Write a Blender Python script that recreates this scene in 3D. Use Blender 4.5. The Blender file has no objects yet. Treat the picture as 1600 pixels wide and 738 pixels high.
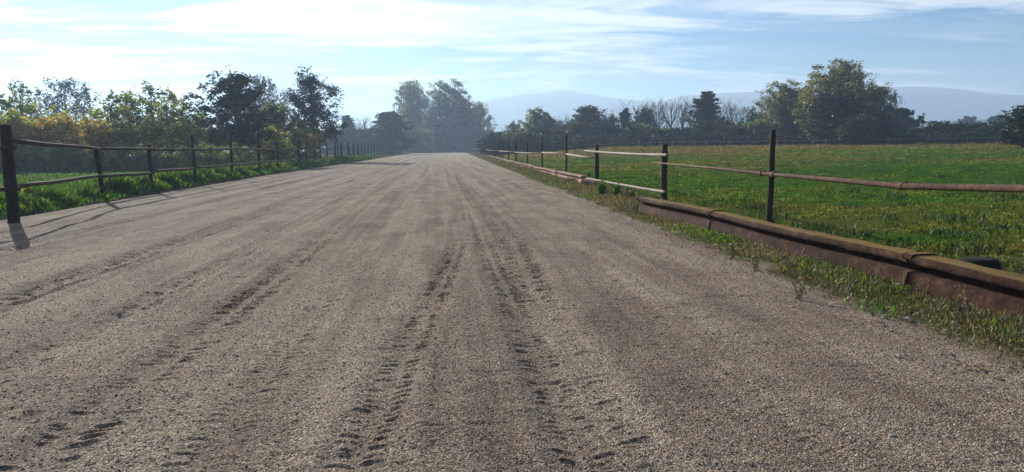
import bpy, math, random
import numpy as np
from mathutils import Vector, Matrix, noise as mnoise

scene = bpy.context.scene
col = scene.collection

# ------------------------------------------------------------------ camera
CAM_H = 1.5
F_PX = 1142.0
ROLL = math.radians(0.6)

def cam_axes(yaw, pitch):
    f = np.array([math.sin(yaw)*math.cos(pitch), math.cos(yaw)*math.cos(pitch), -math.sin(pitch)])
    r = np.cross(f, [0, 0, 1.0]); r /= np.linalg.norm(r)
    u = np.cross(r, f)
    c, s = math.cos(ROLL), math.sin(ROLL)
    return c*r - s*u, c*u + s*r, f

def vanish(yaw, pitch):
    r, u, f = cam_axes(yaw, pitch); d = np.array([0, 1.0, 0]); z = d @ f
    return np.array([800+F_PX*(d @ r)/z, 369-F_PX*(d @ u)/z])

yaw, pitch = 0.094, 0.12
for _ in range(12):
    g0 = vanish(yaw, pitch) - [690, 233]; e = 1e-5
    J = np.array([(vanish(yaw+e, pitch)-[690, 233]-g0)/e, (vanish(yaw, pitch+e)-[690, 233]-g0)/e]).T
    dd = np.linalg.solve(J, -g0); yaw += dd[0]; pitch += dd[1]
CR, CU, CF = cam_axes(yaw, pitch)

cam_d = bpy.data.cameras.new("camera")
cam = bpy.data.objects.new("camera", cam_d); col.objects.link(cam)
m = Matrix.Identity(4)
for i in range(3):
    m[i][0] = CR[i]; m[i][1] = CU[i]; m[i][2] = -CF[i]
m[2][3] = CAM_H
cam.matrix_world = m
cam_d.sensor_width = 36.0
cam_d.lens = 36.0*F_PX/1600.0
cam_d.clip_start = 0.05
cam_d.clip_end = 8000
scene.camera = cam

# ------------------------------------------------------------------ world, sun, exposure
SUN_EL = math.radians(23.5)
SUN_AZ = math.radians(-30.0)          # left of the road's direction (+Y)
sun_dir = Vector((math.sin(SUN_AZ)*math.cos(SUN_EL), math.cos(SUN_AZ)*math.cos(SUN_EL), math.sin(SUN_EL)))
sl = bpy.data.lights.new("sun", 'SUN'); sl.energy = 5.0; sl.angle = math.radians(0.5); sl.color = (1.0, 0.94, 0.85)
so = bpy.data.objects.new("sun", sl); col.objects.link(so)
so.rotation_euler = (-sun_dir).to_track_quat('-Z', 'Y').to_euler()

SKY_STRENGTH = 0.066
world = bpy.data.worlds.new("World"); scene.world = world
world.use_nodes = True
wn = world.node_tree; wn.nodes.clear()
def N(nt, typ, **kw):
    n = nt.nodes.new(typ)
    for k, v in kw.items():
        if k == 'inp':
            for kk, vv in v.items():
                n.inputs[kk].default_value = vv
        else:
            setattr(n, k, v)
    return n
def L(nt, a, b): nt.links.new(a, b)
def math_n(nt, op, a, b=None, clamp=False):
    n = nt.nodes.new('ShaderNodeMath'); n.operation = op; n.use_clamp = clamp
    for i, v in enumerate((a, b)):
        if v is None: continue
        if isinstance(v, (int, float)): n.inputs[i].default_value = v
        else: nt.links.new(v, n.inputs[i])
    return n.outputs[0]
def ramp(nt, fac, stops, interp='LINEAR'):
    n = nt.nodes.new('ShaderNodeValToRGB'); n.color_ramp.interpolation = interp
    els = n.color_ramp.elements
    while len(els) < len(stops): els.new(0.5)
    for e_, (p, c) in zip(els, stops):
        e_.position = p
        e_.color = (c, c, c, 1) if isinstance(c, (int, float)) else (*c, 1)
    nt.links.new(fac, n.inputs[0])
    return n.outputs[0]
def mix_c(nt, fac, a, b, mode='MIX'):
    n = nt.nodes.new('ShaderNodeMix'); n.data_type = 'RGBA'; n.blend_type = mode
    for sock, v in ((n.inputs[0], fac), (n.inputs[6], a), (n.inputs[7], b)):
        if isinstance(v, (int, float)): sock.default_value = v
        elif isinstance(v, tuple): sock.default_value = (*v, 1)
        else: nt.links.new(v, sock)
    return n.outputs[2]
def noise_n(nt, vec, scale, detail=4, rough=0.55, dist=0.0):
    n = N(nt, 'ShaderNodeTexNoise', inp={'Scale': scale, 'Detail': detail, 'Roughness': rough, 'Distortion': dist})
    nt.links.new(vec, n.inputs['Vector'])
    return n.outputs[0]
def mapping_n(nt, vec, scale=(1, 1, 1), loc=(0, 0, 0), rot=(0, 0, 0)):
    n = N(nt, 'ShaderNodeMapping'); nt.links.new(vec, n.inputs[0])
    n.inputs['Location'].default_value = loc; n.inputs['Rotation'].default_value = rot; n.inputs['Scale'].default_value = scale
    return n.outputs[0]

sky = N(wn, 'ShaderNodeTexSky', sky_type='NISHITA', sun_disc=False)
sky.sun_elevation = SUN_EL; sky.sun_rotation = SUN_AZ
sky.altitude = 50; sky.air_density = 1.1; sky.dust_density = 0.5; sky.ozone_density = 4.0
geo = N(wn, 'ShaderNodeTexCoord')
dirv = geo.outputs['Generated']
sep = N(wn, 'ShaderNodeSeparateXYZ'); L(wn, dirv, sep.inputs[0])
zc = math_n(wn, 'MAXIMUM', sep.outputs[2], 0.0)
den = math_n(wn, 'ADD', zc, 0.075)
cx = math_n(wn, 'DIVIDE', sep.outputs[0], den)
cy = math_n(wn, 'DIVIDE', sep.outputs[1], den)
comb = N(wn, 'ShaderNodeCombineXYZ'); L(wn, cx, comb.inputs[0]); L(wn, cy, comb.inputs[1])
cl_v = mapping_n(wn, comb.outputs[0], scale=(0.55, 1.0, 1), rot=(0, 0, math.radians(14)), loc=(3.1, 1.4, 0))
c1 = noise_n(wn, cl_v, 0.60, 9, 0.60, 0.6)
c2 = noise_n(wn, mapping_n(wn, comb.outputs[0], scale=(0.5, 1.4, 1), rot=(0, 0, math.radians(-8)), loc=(7, 2, 0)), 2.1, 5, 0.65, 0.6)
csum = math_n(wn, 'ADD', math_n(wn, 'MULTIPLY', c1, 0.72), math_n(wn, 'MULTIPLY', c2, 0.28))
# more cloud towards the sun, clearer towards the right (azimuth)
dotn = N(wn, 'ShaderNodeVectorMath', operation='DOT_PRODUCT'); L(wn, dirv, dotn.inputs[0]); dotn.inputs[1].default_value = tuple(sun_dir)
dots = math_n(wn, 'MAXIMUM', dotn.outputs['Value'], 0.0)
bias = math_n(wn, 'MAXIMUM', math_n(wn, 'MULTIPLY', math_n(wn, 'SUBTRACT', dots, 0.80), 0.10), -0.012)
csum = math_n(wn, 'ADD', csum, bias)
cmask = ramp(wn, csum, [(0.475, 0.0), (0.51, 0.55), (0.55, 1.0)], 'EASE')
# thin haze veil near the horizon
fade = ramp(wn, sep.outputs[2], [(0.0, 0.25), (0.07, 0.8), (0.2, 1.0)])
# fine rippled bands of thin cloud and the gaps between the big banks
c3 = noise_n(wn, mapping_n(wn, comb.outputs[0], scale=(0.35, 2.6, 1), rot=(0, 0, math.radians(9)), loc=(1, 5, 0)), 1.0, 6, 0.62, 0.9)
band = ramp(wn, c3, [(0.48, 0.0), (0.62, 0.6)])
gate = ramp(wn, noise_n(wn, mapping_n(wn, comb.outputs[0], scale=(0.3, 0.45, 1), loc=(4, 9, 0)), 1.0, 3), [(0.42, 0.15), (0.58, 1.0)])
cmask = math_n(wn, 'MAXIMUM', cmask, math_n(wn, 'MULTIPLY', band, gate))
tex = ramp(wn, c2, [(0.38, 0.45), (0.56, 1.0)])
cmask = math_n(wn, 'MULTIPLY', cmask, tex)
cmask = math_n(wn, 'MULTIPLY', cmask, fade)
glow = math_n(wn, 'POWER', dots, 9.0)
cl_b = math_n(wn, 'ADD', math_n(wn, 'MULTIPLY', glow, 8.0), 9.8)
ccol = N(wn, 'ShaderNodeCombineXYZ')
L(wn, math_n(wn, 'MULTIPLY', cl_b, 0.97), ccol.inputs[0]); L(wn, cl_b, ccol.inputs[1]); L(wn, math_n(wn, 'MULTIPLY', cl_b, 1.04), ccol.inputs[2])
hsv = N(wn, 'ShaderNodeHueSaturation', inp={'Hue': 0.515, 'Saturation': 1.75, 'Value': 0.84}); L(wn, sky.outputs[0], hsv.inputs['Color'])
vmin = N(wn, 'ShaderNodeVectorMath', operation='MINIMUM'); L(wn, hsv.outputs[0], vmin.inputs[0]); vmin.inputs[1].default_value = (3.0, 5.9, 9.0)
skyc = mix_c(wn, cmask, vmin.outputs[0], ccol.outputs[0])
bg = N(wn, 'ShaderNodeBackground', inp={'Strength': SKY_STRENGTH}); L(wn, skyc, bg.inputs[0])
wo = N(wn, 'ShaderNodeOutputWorld'); L(wn, bg.outputs[0], wo.inputs[0])

vs = scene.view_settings
vs.view_transform = 'Standard'; vs.look = 'None'; vs.exposure = 0.62; vs.gamma = 1.0; vs.use_curve_mapping = False
scene.render.engine = 'CYCLES'
scene.cycles.use_denoising = True
scene.cycles.max_bounces = 6
scene.cycles.diffuse_bounces = 3
scene.cycles.transmission_bounces = 3
scene.cycles.transparent_max_bounces = 6
scene.cycles.volume_bounces = 1
scene.cycles.sample_clamp_indirect = 6

# ------------------------------------------------------------------ helpers
def ray(px, py):
    return (px-800)/F_PX*CR - (py-369)/F_PX*CU + CF
def at_y(px, py, Y):
    d = ray(px, py); t = Y/d[1]; return np.array([d[0]*t, Y, CAM_H+d[2]*t])
def on_line(px, py, a, b):                       # on the upright plane x = a + b*y
    d = ray(px, py); t = a/(d[0]-b*d[1]); return np.array([d[0]*t, d[1]*t, CAM_H+d[2]*t])
def sstep(e0, e1, x):
    t = np.clip((np.asarray(x, float)-e0)/(e1-e0), 0, 1); return t*t*(3-2*t)
def _hash(ix, iy, seed):
    h = (ix.astype(np.int64)*374761393 + iy.astype(np.int64)*668265263 + seed*1442695041) & 0xffffffff
    h = ((h ^ (h >> 13))*1274126177) & 0xffffffff
    h = (h ^ (h >> 16)) & 0xffff
    return h/65535.0
def vnoise(x, y, seed=0):
    x = np.asarray(x, float); y = np.asarray(y, float)
    ix = np.floor(x); iy = np.floor(y); fx = x-ix; fy = y-iy
    fx = fx*fx*fx*(fx*(fx*6-15)+10); fy = fy*fy*fy*(fy*(fy*6-15)+10)
    a = _hash(ix, iy, seed); b = _hash(ix+1, iy, seed); c = _hash(ix, iy+1, seed); d = _hash(ix+1, iy+1, seed)
    return (a*(1-fx)+b*fx)*(1-fy)+(c*(1-fx)+d*fx)*fy
def fbm(x, y, seed=0, oct=4):
    s = 0; a = 0.5
    for o in range(oct):
        s = s + a*(vnoise(x, y, seed+o*17)-0.5); x = x*2.03+5.1; y = y*1.97+3.7; a *= 0.5
    return s

def edge_l(y): return -9.6 - 0.028*np.minimum(np.maximum(y, 0), 45) + 0.0*y
def edge_r(y): return 3.72 + 0.0195*np.maximum(np.asarray(y, float)-8, 0)
FL_A, FL_B = -10.15, -0.022           # left fence plane
FR_A, FR_B = 5.6, 0.0225              # right fence plane

def terrain(x, y):
    x = np.asarray(x, float); y = np.asarray(y, float)
    d = np.hypot(x, y)
    z = 1.5*sstep(22, 150, d)*sstep(7, 34, x)
    z = z + 0.10*fbm(x*0.15, y*0.15, 5, 3)*sstep(1.0, 5.0, np.maximum(edge_l(y)-x, x-edge_r(y)))
    ul = edge_l(y)-x; ur = x-edge_r(y)
    z = z + 0.13*np.exp(-((ul-0.75)/0.5)**2) + 0.05*np.exp(-((ur-0.9)/0.5)**2)
    inside = np.minimum(-ul, -ur)
    z = z - 0.16*sstep(-0.15, 0.5, inside + 0.9*fbm(x*1.1, y*1.1, 9, 4))
    return z
def tz(x, y): return float(terrain(x, y))

def mesh_np(name, V, Fc, mat=None, smooth=False, attrs=None):
    V = np.asarray(V, np.float32); Fc = np.asarray(Fc, np.int32)
    me = bpy.data.meshes.new(name)
    n, k = Fc.shape
    me.vertices.add(len(V)); me.vertices.foreach_set('co', V.ravel())
    me.loops.add(n*k); me.loops.foreach_set('vertex_index', Fc.ravel())
    me.polygons.add(n); me.polygons.foreach_set('loop_start', np.arange(0, n*k, k, dtype=np.int32))
    try: me.polygons.foreach_set('loop_total', np.full(n, k, np.int32))
    except Exception: pass
    if smooth: me.polygons.foreach_set('use_smooth', np.ones(n, bool))
    me.update(calc_edges=True)
    if attrs:
        for an, (dom, arr) in attrs.items():
            a = me.attributes.new(an, 'FLOAT', dom); a.data.foreach_set('value', np.asarray(arr, np.float32).ravel())
    if mat: me.materials.append(mat)
    return me
class MB:
    def __init__(s): s.v = []; s.f = []
    def add(s, V, F):
        o = len(s.v); s.v.extend([tuple(p) for p in V]); s.f.extend([tuple(i+o for i in f) for f in F])
    def tube(s, pts, rads, n=8, cap=True, jit=0.0, rng=None):
        pts = [Vector(p) for p in pts]
        if isinstance(rads, (int, float)): rads = [rads]*len(pts)
        V = []; Fs = []
        t0 = (pts[1]-pts[0]).normalized()
        up = Vector((0, 0, 1)) if abs(t0.z) < 0.9 else Vector((1, 0, 0))
        a = t0.cross(up).normalized()
        for i, p in enumerate(pts):
            t = (pts[min(i+1, len(pts)-1)]-pts[max(i-1, 0)]).normalized()
            a = (a - t*a.dot(t)).normalized(); b = t.cross(a)
            for k in range(n):
                th = 2*math.pi*k/n
                r = rads[i]*(1+(rng.uniform(-jit, jit) if rng else 0))
                V.append(p + (a*math.cos(th)+b*math.sin(th))*r)
        for i in range(len(pts)-1):
            for k in range(n):
                k2 = (k+1) % n
                Fs.append((i*n+k, i*n+k2, (i+1)*n+k2, (i+1)*n+k))
        if cap:
            Fs.append(tuple(reversed(range(n)))); Fs.append(tuple(range((len(pts)-1)*n, len(pts)*n)))
        s.add(V, Fs)
    def box(s, c, h, rot=None):
        V = [Vector((x*h[0], y*h[1], z*h[2])) for x in (-1, 1) for y in (-1, 1) for z in (-1, 1)]
        if rot: V = [rot @ v for v in V]
        s.add([v+Vector(c) for v in V], [(0, 1, 3, 2), (4, 6, 7, 5), (0, 4, 5, 1), (2, 3, 7, 6), (0, 2, 6, 4), (1, 5, 7, 3)])
    def mesh(s, name, mat, smooth=True):
        me = bpy.data.meshes.new(name); me.from_pydata(s.v, [], s.f); me.materials.append(mat)
        if smooth:
            me.polygons.foreach_set('use_smooth', [len(p.vertices) == 4 for p in me.polygons])
        me.update(); return me
def link(name, me, parent=None, loc=None):
    o = bpy.data.objects.new(name, me); col.objects.link(o)
    if parent: o.parent = parent
    if loc is not None: o.location = loc
    return o
def tag(o, label=None, cat=None, group=None, kind=None):
    for k, v in (('label', label), ('category', cat), ('group', group), ('kind', kind)):
        if v: o[k] = v
    return o
def thing(name, loc, label, cat, group=None):
    o = bpy.data.objects.new(name, None); col.objects.link(o); o.location = loc; o.empty_display_size = 0.3
    return tag(o, label, cat, group)

# ------------------------------------------------------------------ materials
def new_mat(name):
    mt = bpy.data.materials.new(name); mt.use_nodes = True; nt = mt.node_tree; nt.nodes.clear()
    out = N(nt, 'ShaderNodeOutputMaterial'); tc = N(nt, 'ShaderNodeTexCoord')
    return mt, nt, out, tc.outputs['Object']
def principled(nt, out, color, rough=0.9, bump=None, bstr=0.5, bdist=0.02, spec=0.3, metal=0.0):
    p = N(nt, 'ShaderNodeBsdfPrincipled')
    if isinstance(color, tuple): p.inputs['Base Color'].default_value = (*color, 1)
    else: L(nt, color, p.inputs['Base Color'])
    if isinstance(rough, (int, float)): p.inputs['Roughness'].default_value = rough
    else: L(nt, rough, p.inputs['Roughness'])
    p.inputs['Specular IOR Level'].default_value = spec; p.inputs['Metallic'].default_value = metal
    if bump is not None:
        b = N(nt, 'ShaderNodeBump', inp={'Strength': bstr, 'Distance': bdist}); L(nt, bump, b.inputs['Height']); L(nt, b.outputs[0], p.inputs['Normal'])
    L(nt, p.outputs[0], out.inputs[0]); return p

def mat_gravel():
    mt, nt, out, v = new_mat('gravel')
    big = noise_n(nt, mapping_n(nt, v, scale=(1.6, 0.045, 1)), 1.0, 5, 0.6)
    mid = noise_n(nt, mapping_n(nt, v, scale=(1.0, 0.35, 1)), 1.6, 5, 0.6)
    fine = noise_n(nt, v, 55, 3, 0.7)
    vor = N(nt, 'ShaderNodeTexVoronoi', inp={'Scale': 105.0}); L(nt, v, vor.inputs['Vector'])
    vor2 = N(nt, 'ShaderNodeTexVoronoi', inp={'Scale': 150.0}); L(nt, v, vor2.inputs['Vector'])
    base = ramp(nt, math_n(nt, 'ADD', math_n(nt, 'MULTIPLY', big, 0.5), math_n(nt, 'MULTIPLY', mid, 0.5)),
                [(0.38, (0.195, 0.146, 0.105)), (0.48, (0.268, 0.210, 0.150)), (0.58, (0.35, 0.285, 0.205))])
    sepc = N(nt, 'ShaderNodeSeparateColor'); L(nt, vor.outputs['Color'], sepc.inputs[0])
    stone = ramp(nt, sepc.outputs[0], [(0.0, 0.25), (0.3, 0.6), (0.6, 1.05), (0.85, 1.6), (1.0, 2.6)])
    c = mix_c(nt, 0.85, base, stone, 'MULTIPLY')
    c = mix_c(nt, 0.5, c, ramp(nt, fine, [(0.3, 0.5), (0.7, 1.5)]), 'MULTIPLY')
    h = math_n(nt, 'ADD', math_n(nt, 'MULTIPLY', vor.outputs['Distance'], -1.0), math_n(nt, 'MULTIPLY', fine, 1.0))
    h = math_n(nt, 'ADD', h, math_n(nt, 'MULTIPLY', vor2.outputs['Distance'], -0.45))
    principled(nt, out, c, 0.95, h, 1.0, 0.020, 0.12)
    return mt

def field_colour(nt, v, blades=False):
    """Patches of clover green, olive and dry brown laid out over the ground itself."""
    bands = noise_n(nt, mapping_n(nt, v, scale=(0.05, 0.085, 0)), 1.0, 4, 0.6, 0.4)
    small = noise_n(nt, mapping_n(nt, v, scale=(0.5, 0.7, 0)), 1.0, 4, 0.6)
    sepv = N(nt, 'ShaderNodeSeparateXYZ'); L(nt, v, sepv.inputs[0])
    dist = math_n(nt, 'SQRT', math_n(nt, 'ADD', math_n(nt, 'MULTIPLY', sepv.outputs[0], sepv.outputs[0]), math_n(nt, 'MULTIPLY', sepv.outputs[1], sepv.outputs[1])))
    # lusher strip through the middle of the paddock, drier by the fences
    lush = ramp(nt, math_n(nt, 'MULTIPLY', dist, 0.01), [(0.10, 0.52), (0.18, 0.56), (0.24, 0.86), (0.42, 0.8), (0.60, 0.55), (0.80, 0.60), (0.94, 0.48), (1.0, 0.25)])
    f = math_n(nt, 'ADD', lush, math_n(nt, 'ADD', math_n(nt, 'MULTIPLY', math_n(nt, 'SUBTRACT', bands, 0.5), 1.9), math_n(nt, 'MULTIPLY', math_n(nt, 'SUBTRACT', small, 0.5), 1.0)))
    return f, sepv
def mat_ground():
    mt, nt, out, v = new_mat('ground_soil')
    f, _ = field_colour(nt, v)
    c = ramp(nt, f, [(0.05, (0.095, 0.062, 0.038)), (0.3, (0.075, 0.068, 0.026)), (0.55, (0.060, 0.085, 0.018)), (0.8, (0.032, 0.085, 0.012))])
    fine = noise_n(nt, v, 14, 6, 0.7)
    ea = N(nt, 'ShaderNodeAttribute', attribute_name='edge')
    en = math_n(nt, 'ADD', ea.outputs['Fac'], math_n(nt, 'MULTIPLY', math_n(nt, 'SUBTRACT', noise_n(nt, v, 1.3, 5, 0.65), 0.5), 1.6))
    c = mix_c(nt, ramp(nt, en, [(0.05, 0.0), (0.45, 1.0)]), (0.20, 0.155, 0.115), c)
    c = mix_c(nt, 0.7, c, ramp(nt, fine, [(0.3, 0.45), (0.7, 1.55)]), 'MULTIPLY')
    principled(nt, out, c, 1.0, fine, 0.6, 0.04, 0.0)
    return mt
def leaf_mat(name, stops, transl=0.45, field=False, fstops=None, gloss=0.12, rough=0.5):
    mt, nt, out, v = new_mat(name)
    at = N(nt, 'ShaderNodeAttribute', attribute_name='tint')
    c = ramp(nt, at.outputs['Fac'], stops)
    if field:
        f, _ = field_colour(nt, v)
        fc = ramp(nt, f, fstops)
        c = mix_c(nt, 1.0, fc, ramp(nt, at.outputs['Fac'], [(0, 0.35), (0.6, 1.0), (0.9, 1.5), (1, 2.2)]), 'MULTIPLY')
    d = N(nt, 'ShaderNodeBsdfDiffuse'); L(nt, c, d.inputs[0])
    t = N(nt, 'ShaderNodeBsdfTranslucent')
    tcol = mix_c(nt, 1.0, c, (1.35, 1.25, 0.55), 'MULTIPLY'); L(nt, tcol, t.inputs[0])
    mx = N(nt, 'ShaderNodeMixShader', inp={0: transl}); L(nt, d.outputs[0], mx.inputs[1]); L(nt, t.outputs[0], mx.inputs[2])
    g = N(nt, 'ShaderNodeBsdfGlossy', inp={'Roughness': rough}); g.inputs[0].default_value = (0.9, 0.95, 1, 1)
    mg = N(nt, 'ShaderNodeMixShader', inp={0: gloss}); L(nt, mx.outputs[0], mg.inputs[1]); L(nt, g.outputs[0], mg.inputs[2])
    L(nt, mg.outputs[0], out.inputs[0])
    return mt
def mat_wood(name, dark, light, scale=(30, 30, 3), rough=0.85):
    mt, nt, out, v = new_mat(name)
    n1 = noise_n(nt, mapping_n(nt, v, scale=scale), 1.0, 6, 0.65, 0.3)
    n2 = noise_n(nt, v, 2.5, 3)
    c = ramp(nt, math_n(nt, 'ADD', math_n(nt, 'MULTIPLY', n1, 0.7), math_n(nt, 'MULTIPLY', n2, 0.3)), [(0.35, dark), (0.65, light)])
    principled(nt, out, c, rough, n1, 0.6, 0.01, 0.2)
    return mt
def mat_rust(name, cols, moss=None, mossamt=0.5, rough=0.8):
    mt, nt, out, v = new_mat(name)
    n1 = noise_n(nt, v, 7, 8, 0.7, 0.3); n2 = noise_n(nt, v, 45, 5, 0.7)
    n3 = noise_n(nt, v, 1.3, 3, 0.5)
    s = math_n(nt, 'ADD', math_n(nt, 'MULTIPLY', n1, 0.6), math_n(nt, 'MULTIPLY', n2, 0.4))
    s = math_n(nt, 'ADD', s, math_n(nt, 'MULTIPLY', math_n(nt, 'SUBTRACT', n3, 0.5), 0.35))
    c = ramp(nt, s, [(0.32, cols[0]), (0.5, cols[1]), (0.68, cols[2])])
    if moss:
        g = N(nt, 'ShaderNodeNewGeometry'); sp = N(nt, 'ShaderNodeSeparateXYZ'); L(nt, g.outputs['Normal'], sp.inputs[0])
        upm = ramp(nt, sp.outputs[2], [(0.80, 0.0), (0.97, 1.0)])
        mm = ramp(nt, math_n(nt, 'ADD', math_n(nt, 'MULTIPLY', n2, 0.45), math_n(nt, 'MULTIPLY', n3, 0.55)), [(0.5-mossamt*0.22, 0.0), (0.62-mossamt*0.1, 1.0)])
        c = mix_c(nt, math_n(nt, 'MULTIPLY', upm, mm), c, mix_c(nt, n1, moss[0], moss[1]))
    principled(nt, out, c, rough, math_n(nt, 'ADD', n1, n2), 0.9, 0.02, 0.08)
    return mt

M = {}
M['gravel'] = mat_gravel()
M['ground'] = mat_ground()
M['post'] = mat_wood('post_wood', (0.012, 0.010, 0.009), (0.055, 0.043, 0.033))
M['pole'] = mat_wood('pole_wood', (0.02, 0.016, 0.013), (0.085, 0.07, 0.055), (8, 8, 8))
M['pale_pole'] = mat_wood('pale_pole_wood', (0.13, 0.095, 0.07), (0.38, 0.31, 0.24), (8, 8, 8))
M['white_pipe'] = mat_rust('white_pipe', [(0.12, 0.09, 0.065), (0.29, 0.245, 0.20), (0.43, 0.385, 0.33)], rough=0.55)
M['rust_pipe'] = mat_rust('rust_pipe', [(0.035, 0.019, 0.013), (0.10, 0.055, 0.034), (0.21, 0.13, 0.08)], rough=0.6)
M['rust_beam'] = mat_rust('rust_beam', [(0.010, 0.006, 0.004), (0.042, 0.021, 0.013), (0.14, 0.078, 0.045)], ((0.25, 0.135, 0.045), (0.14, 0.125, 0.03)), 1.3)  # moss on upward faces, its tan brightened to look sunlit
M['far_beam'] = mat_rust('far_beam', [(0.13, 0.075, 0.05), (0.25, 0.16, 0.115), (0.38, 0.27, 0.20)], ((0.15, 0.11, 0.04), (0.1, 0.1, 0.03)), 0.1)
M['bark'] = mat_wood('bark', (0.02, 0.016, 0.013), (0.075, 0.06, 0.048), (9, 9, 2))
M['grey_bark'] = mat_wood('grey_bark', (0.05, 0.042, 0.035), (0.15, 0.13, 0.11), (9, 9, 2))
M['black'] = mat_wood('black_rubber', (0.005, 0.005, 0.005), (0.018, 0.017, 0.015), (20, 20, 20), 0.9)
M['stone'] = mat_rust('pale_stone', [(0.35, 0.33, 0.3), (0.5, 0.48, 0.44), (0.62, 0.6, 0.56)])
M['concrete'] = mat_rust('concrete', [(0.14, 0.11, 0.09), (0.27, 0.22, 0.18), (0.38, 0.33, 0.28)])
grs = [(0.0, (0.016, 0.045, 0.008)), (0.5, (0.035, 0.10, 0.016)), (0.85, (0.075, 0.16, 0.03)), (1.0, (0.16, 0.17, 0.06))]
M['field_blade'] = leaf_mat('field_blade', grs, 0.4, True,
    [(0.05, (0.22, 0.15, 0.085)), (0.3, (0.20, 0.18, 0.06)), (0.52, (0.15, 0.18, 0.055)), (0.8, (0.085, 0.165, 0.036))], gloss=0.0)
M['verge'] = leaf_mat('verge_leaf', [(0.0, (0.025, 0.07, 0.01)), (0.5, (0.06, 0.14, 0.02)), (0.85, (0.12, 0.21, 0.035)), (1.0, (0.22, 0.24, 0.07))], 0.5, gloss=0.03)
M['field_weed'] = leaf_mat('field_weed', [(0, (0.018, 0.04, 0.012)), (0.7, (0.04, 0.085, 0.02)), (1, (0.09, 0.13, 0.04))], 0.35, gloss=0.02)
M['dry'] = leaf_mat('dry_grass', [(0.0, (0.025, 0.045, 0.012)), (0.35, (0.065, 0.07, 0.025)), (0.7, (0.20, 0.15, 0.075)), (1.0, (0.36, 0.29, 0.17))], 0.35, gloss=0.05)
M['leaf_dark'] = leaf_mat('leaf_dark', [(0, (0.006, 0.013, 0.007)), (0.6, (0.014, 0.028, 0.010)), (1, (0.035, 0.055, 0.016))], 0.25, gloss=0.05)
M['leaf_green'] = leaf_mat('leaf_green', [(0, (0.03, 0.06, 0.014)), (0.6, (0.10, 0.145, 0.028)), (1, (0.24, 0.27, 0.06))], 0.72, gloss=0.08)
M['leaf_yellow'] = leaf_mat('leaf_yellow', [(0, (0.10, 0.12, 0.016)), (0.4, (0.24, 0.21, 0.025)), (0.75, (0.40, 0.27, 0.03)), (1, (0.40, 0.17, 0.03))], 0.6, gloss=0.06)
M['leaf_lime'] = leaf_mat('leaf_lime', [(0, (0.05, 0.09, 0.016)), (0.5, (0.20, 0.25, 0.045)), (1, (0.36, 0.36, 0.07))], 0.78, gloss=0.06)
M['leaf_poplar'] = leaf_mat('leaf_poplar', [(0, (0.035, 0.055, 0.016)), (0.5, (0.12, 0.14, 0.038)), (1, (0.30, 0.27, 0.09))], 0.62, gloss=0.08)
M['leaf_olive'] = leaf_mat('leaf_olive', [(0, (0.018, 0.026, 0.010)), (0.5, (0.05, 0.052, 0.02)), (1, (0.12, 0.09, 0.04))], 0.35, gloss=0.05)
M['leaf_brown'] = leaf_mat('leaf_brown', [(0, (0.035, 0.025, 0.016)), (0.5, (0.075, 0.055, 0.034)), (1, (0.13, 0.10, 0.06))], 0.3, gloss=0.03)
M['twig'] = mat_wood('twig', (0.035, 0.028, 0.024), (0.10, 0.08, 0.066), (3, 3, 3))
M['hill'] = mat_wood('hill_side', (0.07, 0.085, 0.06), (0.12, 0.13, 0.09), (0.01, 0.01, 0.01), 1.0)
M['fallen'] = leaf_mat('fallen_leaf', [(0, (0.09, 0.045, 0.02)), (0.6, (0.20, 0.09, 0.035)), (1, (0.50, 0.22, 0.11))], 0.3)

# ------------------------------------------------------------------ ground sheet
def build_ground():
    ys = [-60, -40, -25, -15, -10, -7, -5]
    y = -4.0
    while y < 3300:
        ys.append(y); y += max(0.22, 0.022*abs(y))
    ys = np.array(ys)
    ul = -np.concatenate([np.geomspace(3800, 4, 66), np.linspace(3.8, -0.6, 30)])
    ur = np.concatenate([np.linspace(-0.6, 5.8, 42), np.geomspace(6, 3800, 105)])
    el = edge_l(ys)[:, None]; er = edge_r(ys)[:, None]
    midt = np.linspace(0, 1, 14)[None, 1:-1]
    X = np.concatenate([el+ul[None], (el+0.6)+(er-0.6-el-0.6)*midt, er+ur[None]], 1)
    Y = np.repeat(ys[:, None], X.shape[1], 1)
    Z = terrain(X, Y)
    nr, nc = X.shape
    V = np.stack([X, Y, Z], -1).reshape(-1, 3)
    i = np.arange(nr-1)[:, None]*nc + np.arange(nc-1)[None]
    Fc = np.stack([i, i+1, i+nc+1, i+nc], -1).reshape(-1, 4)
    o = link('ground', mesh_np('ground', V, Fc, M['ground'], True, {'edge': ('POINT', np.minimum(np.maximum(edge_l(Y)-X, X-edge_r(Y)), 3.0))})); tag(o, kind='structure')
build_ground()

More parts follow.
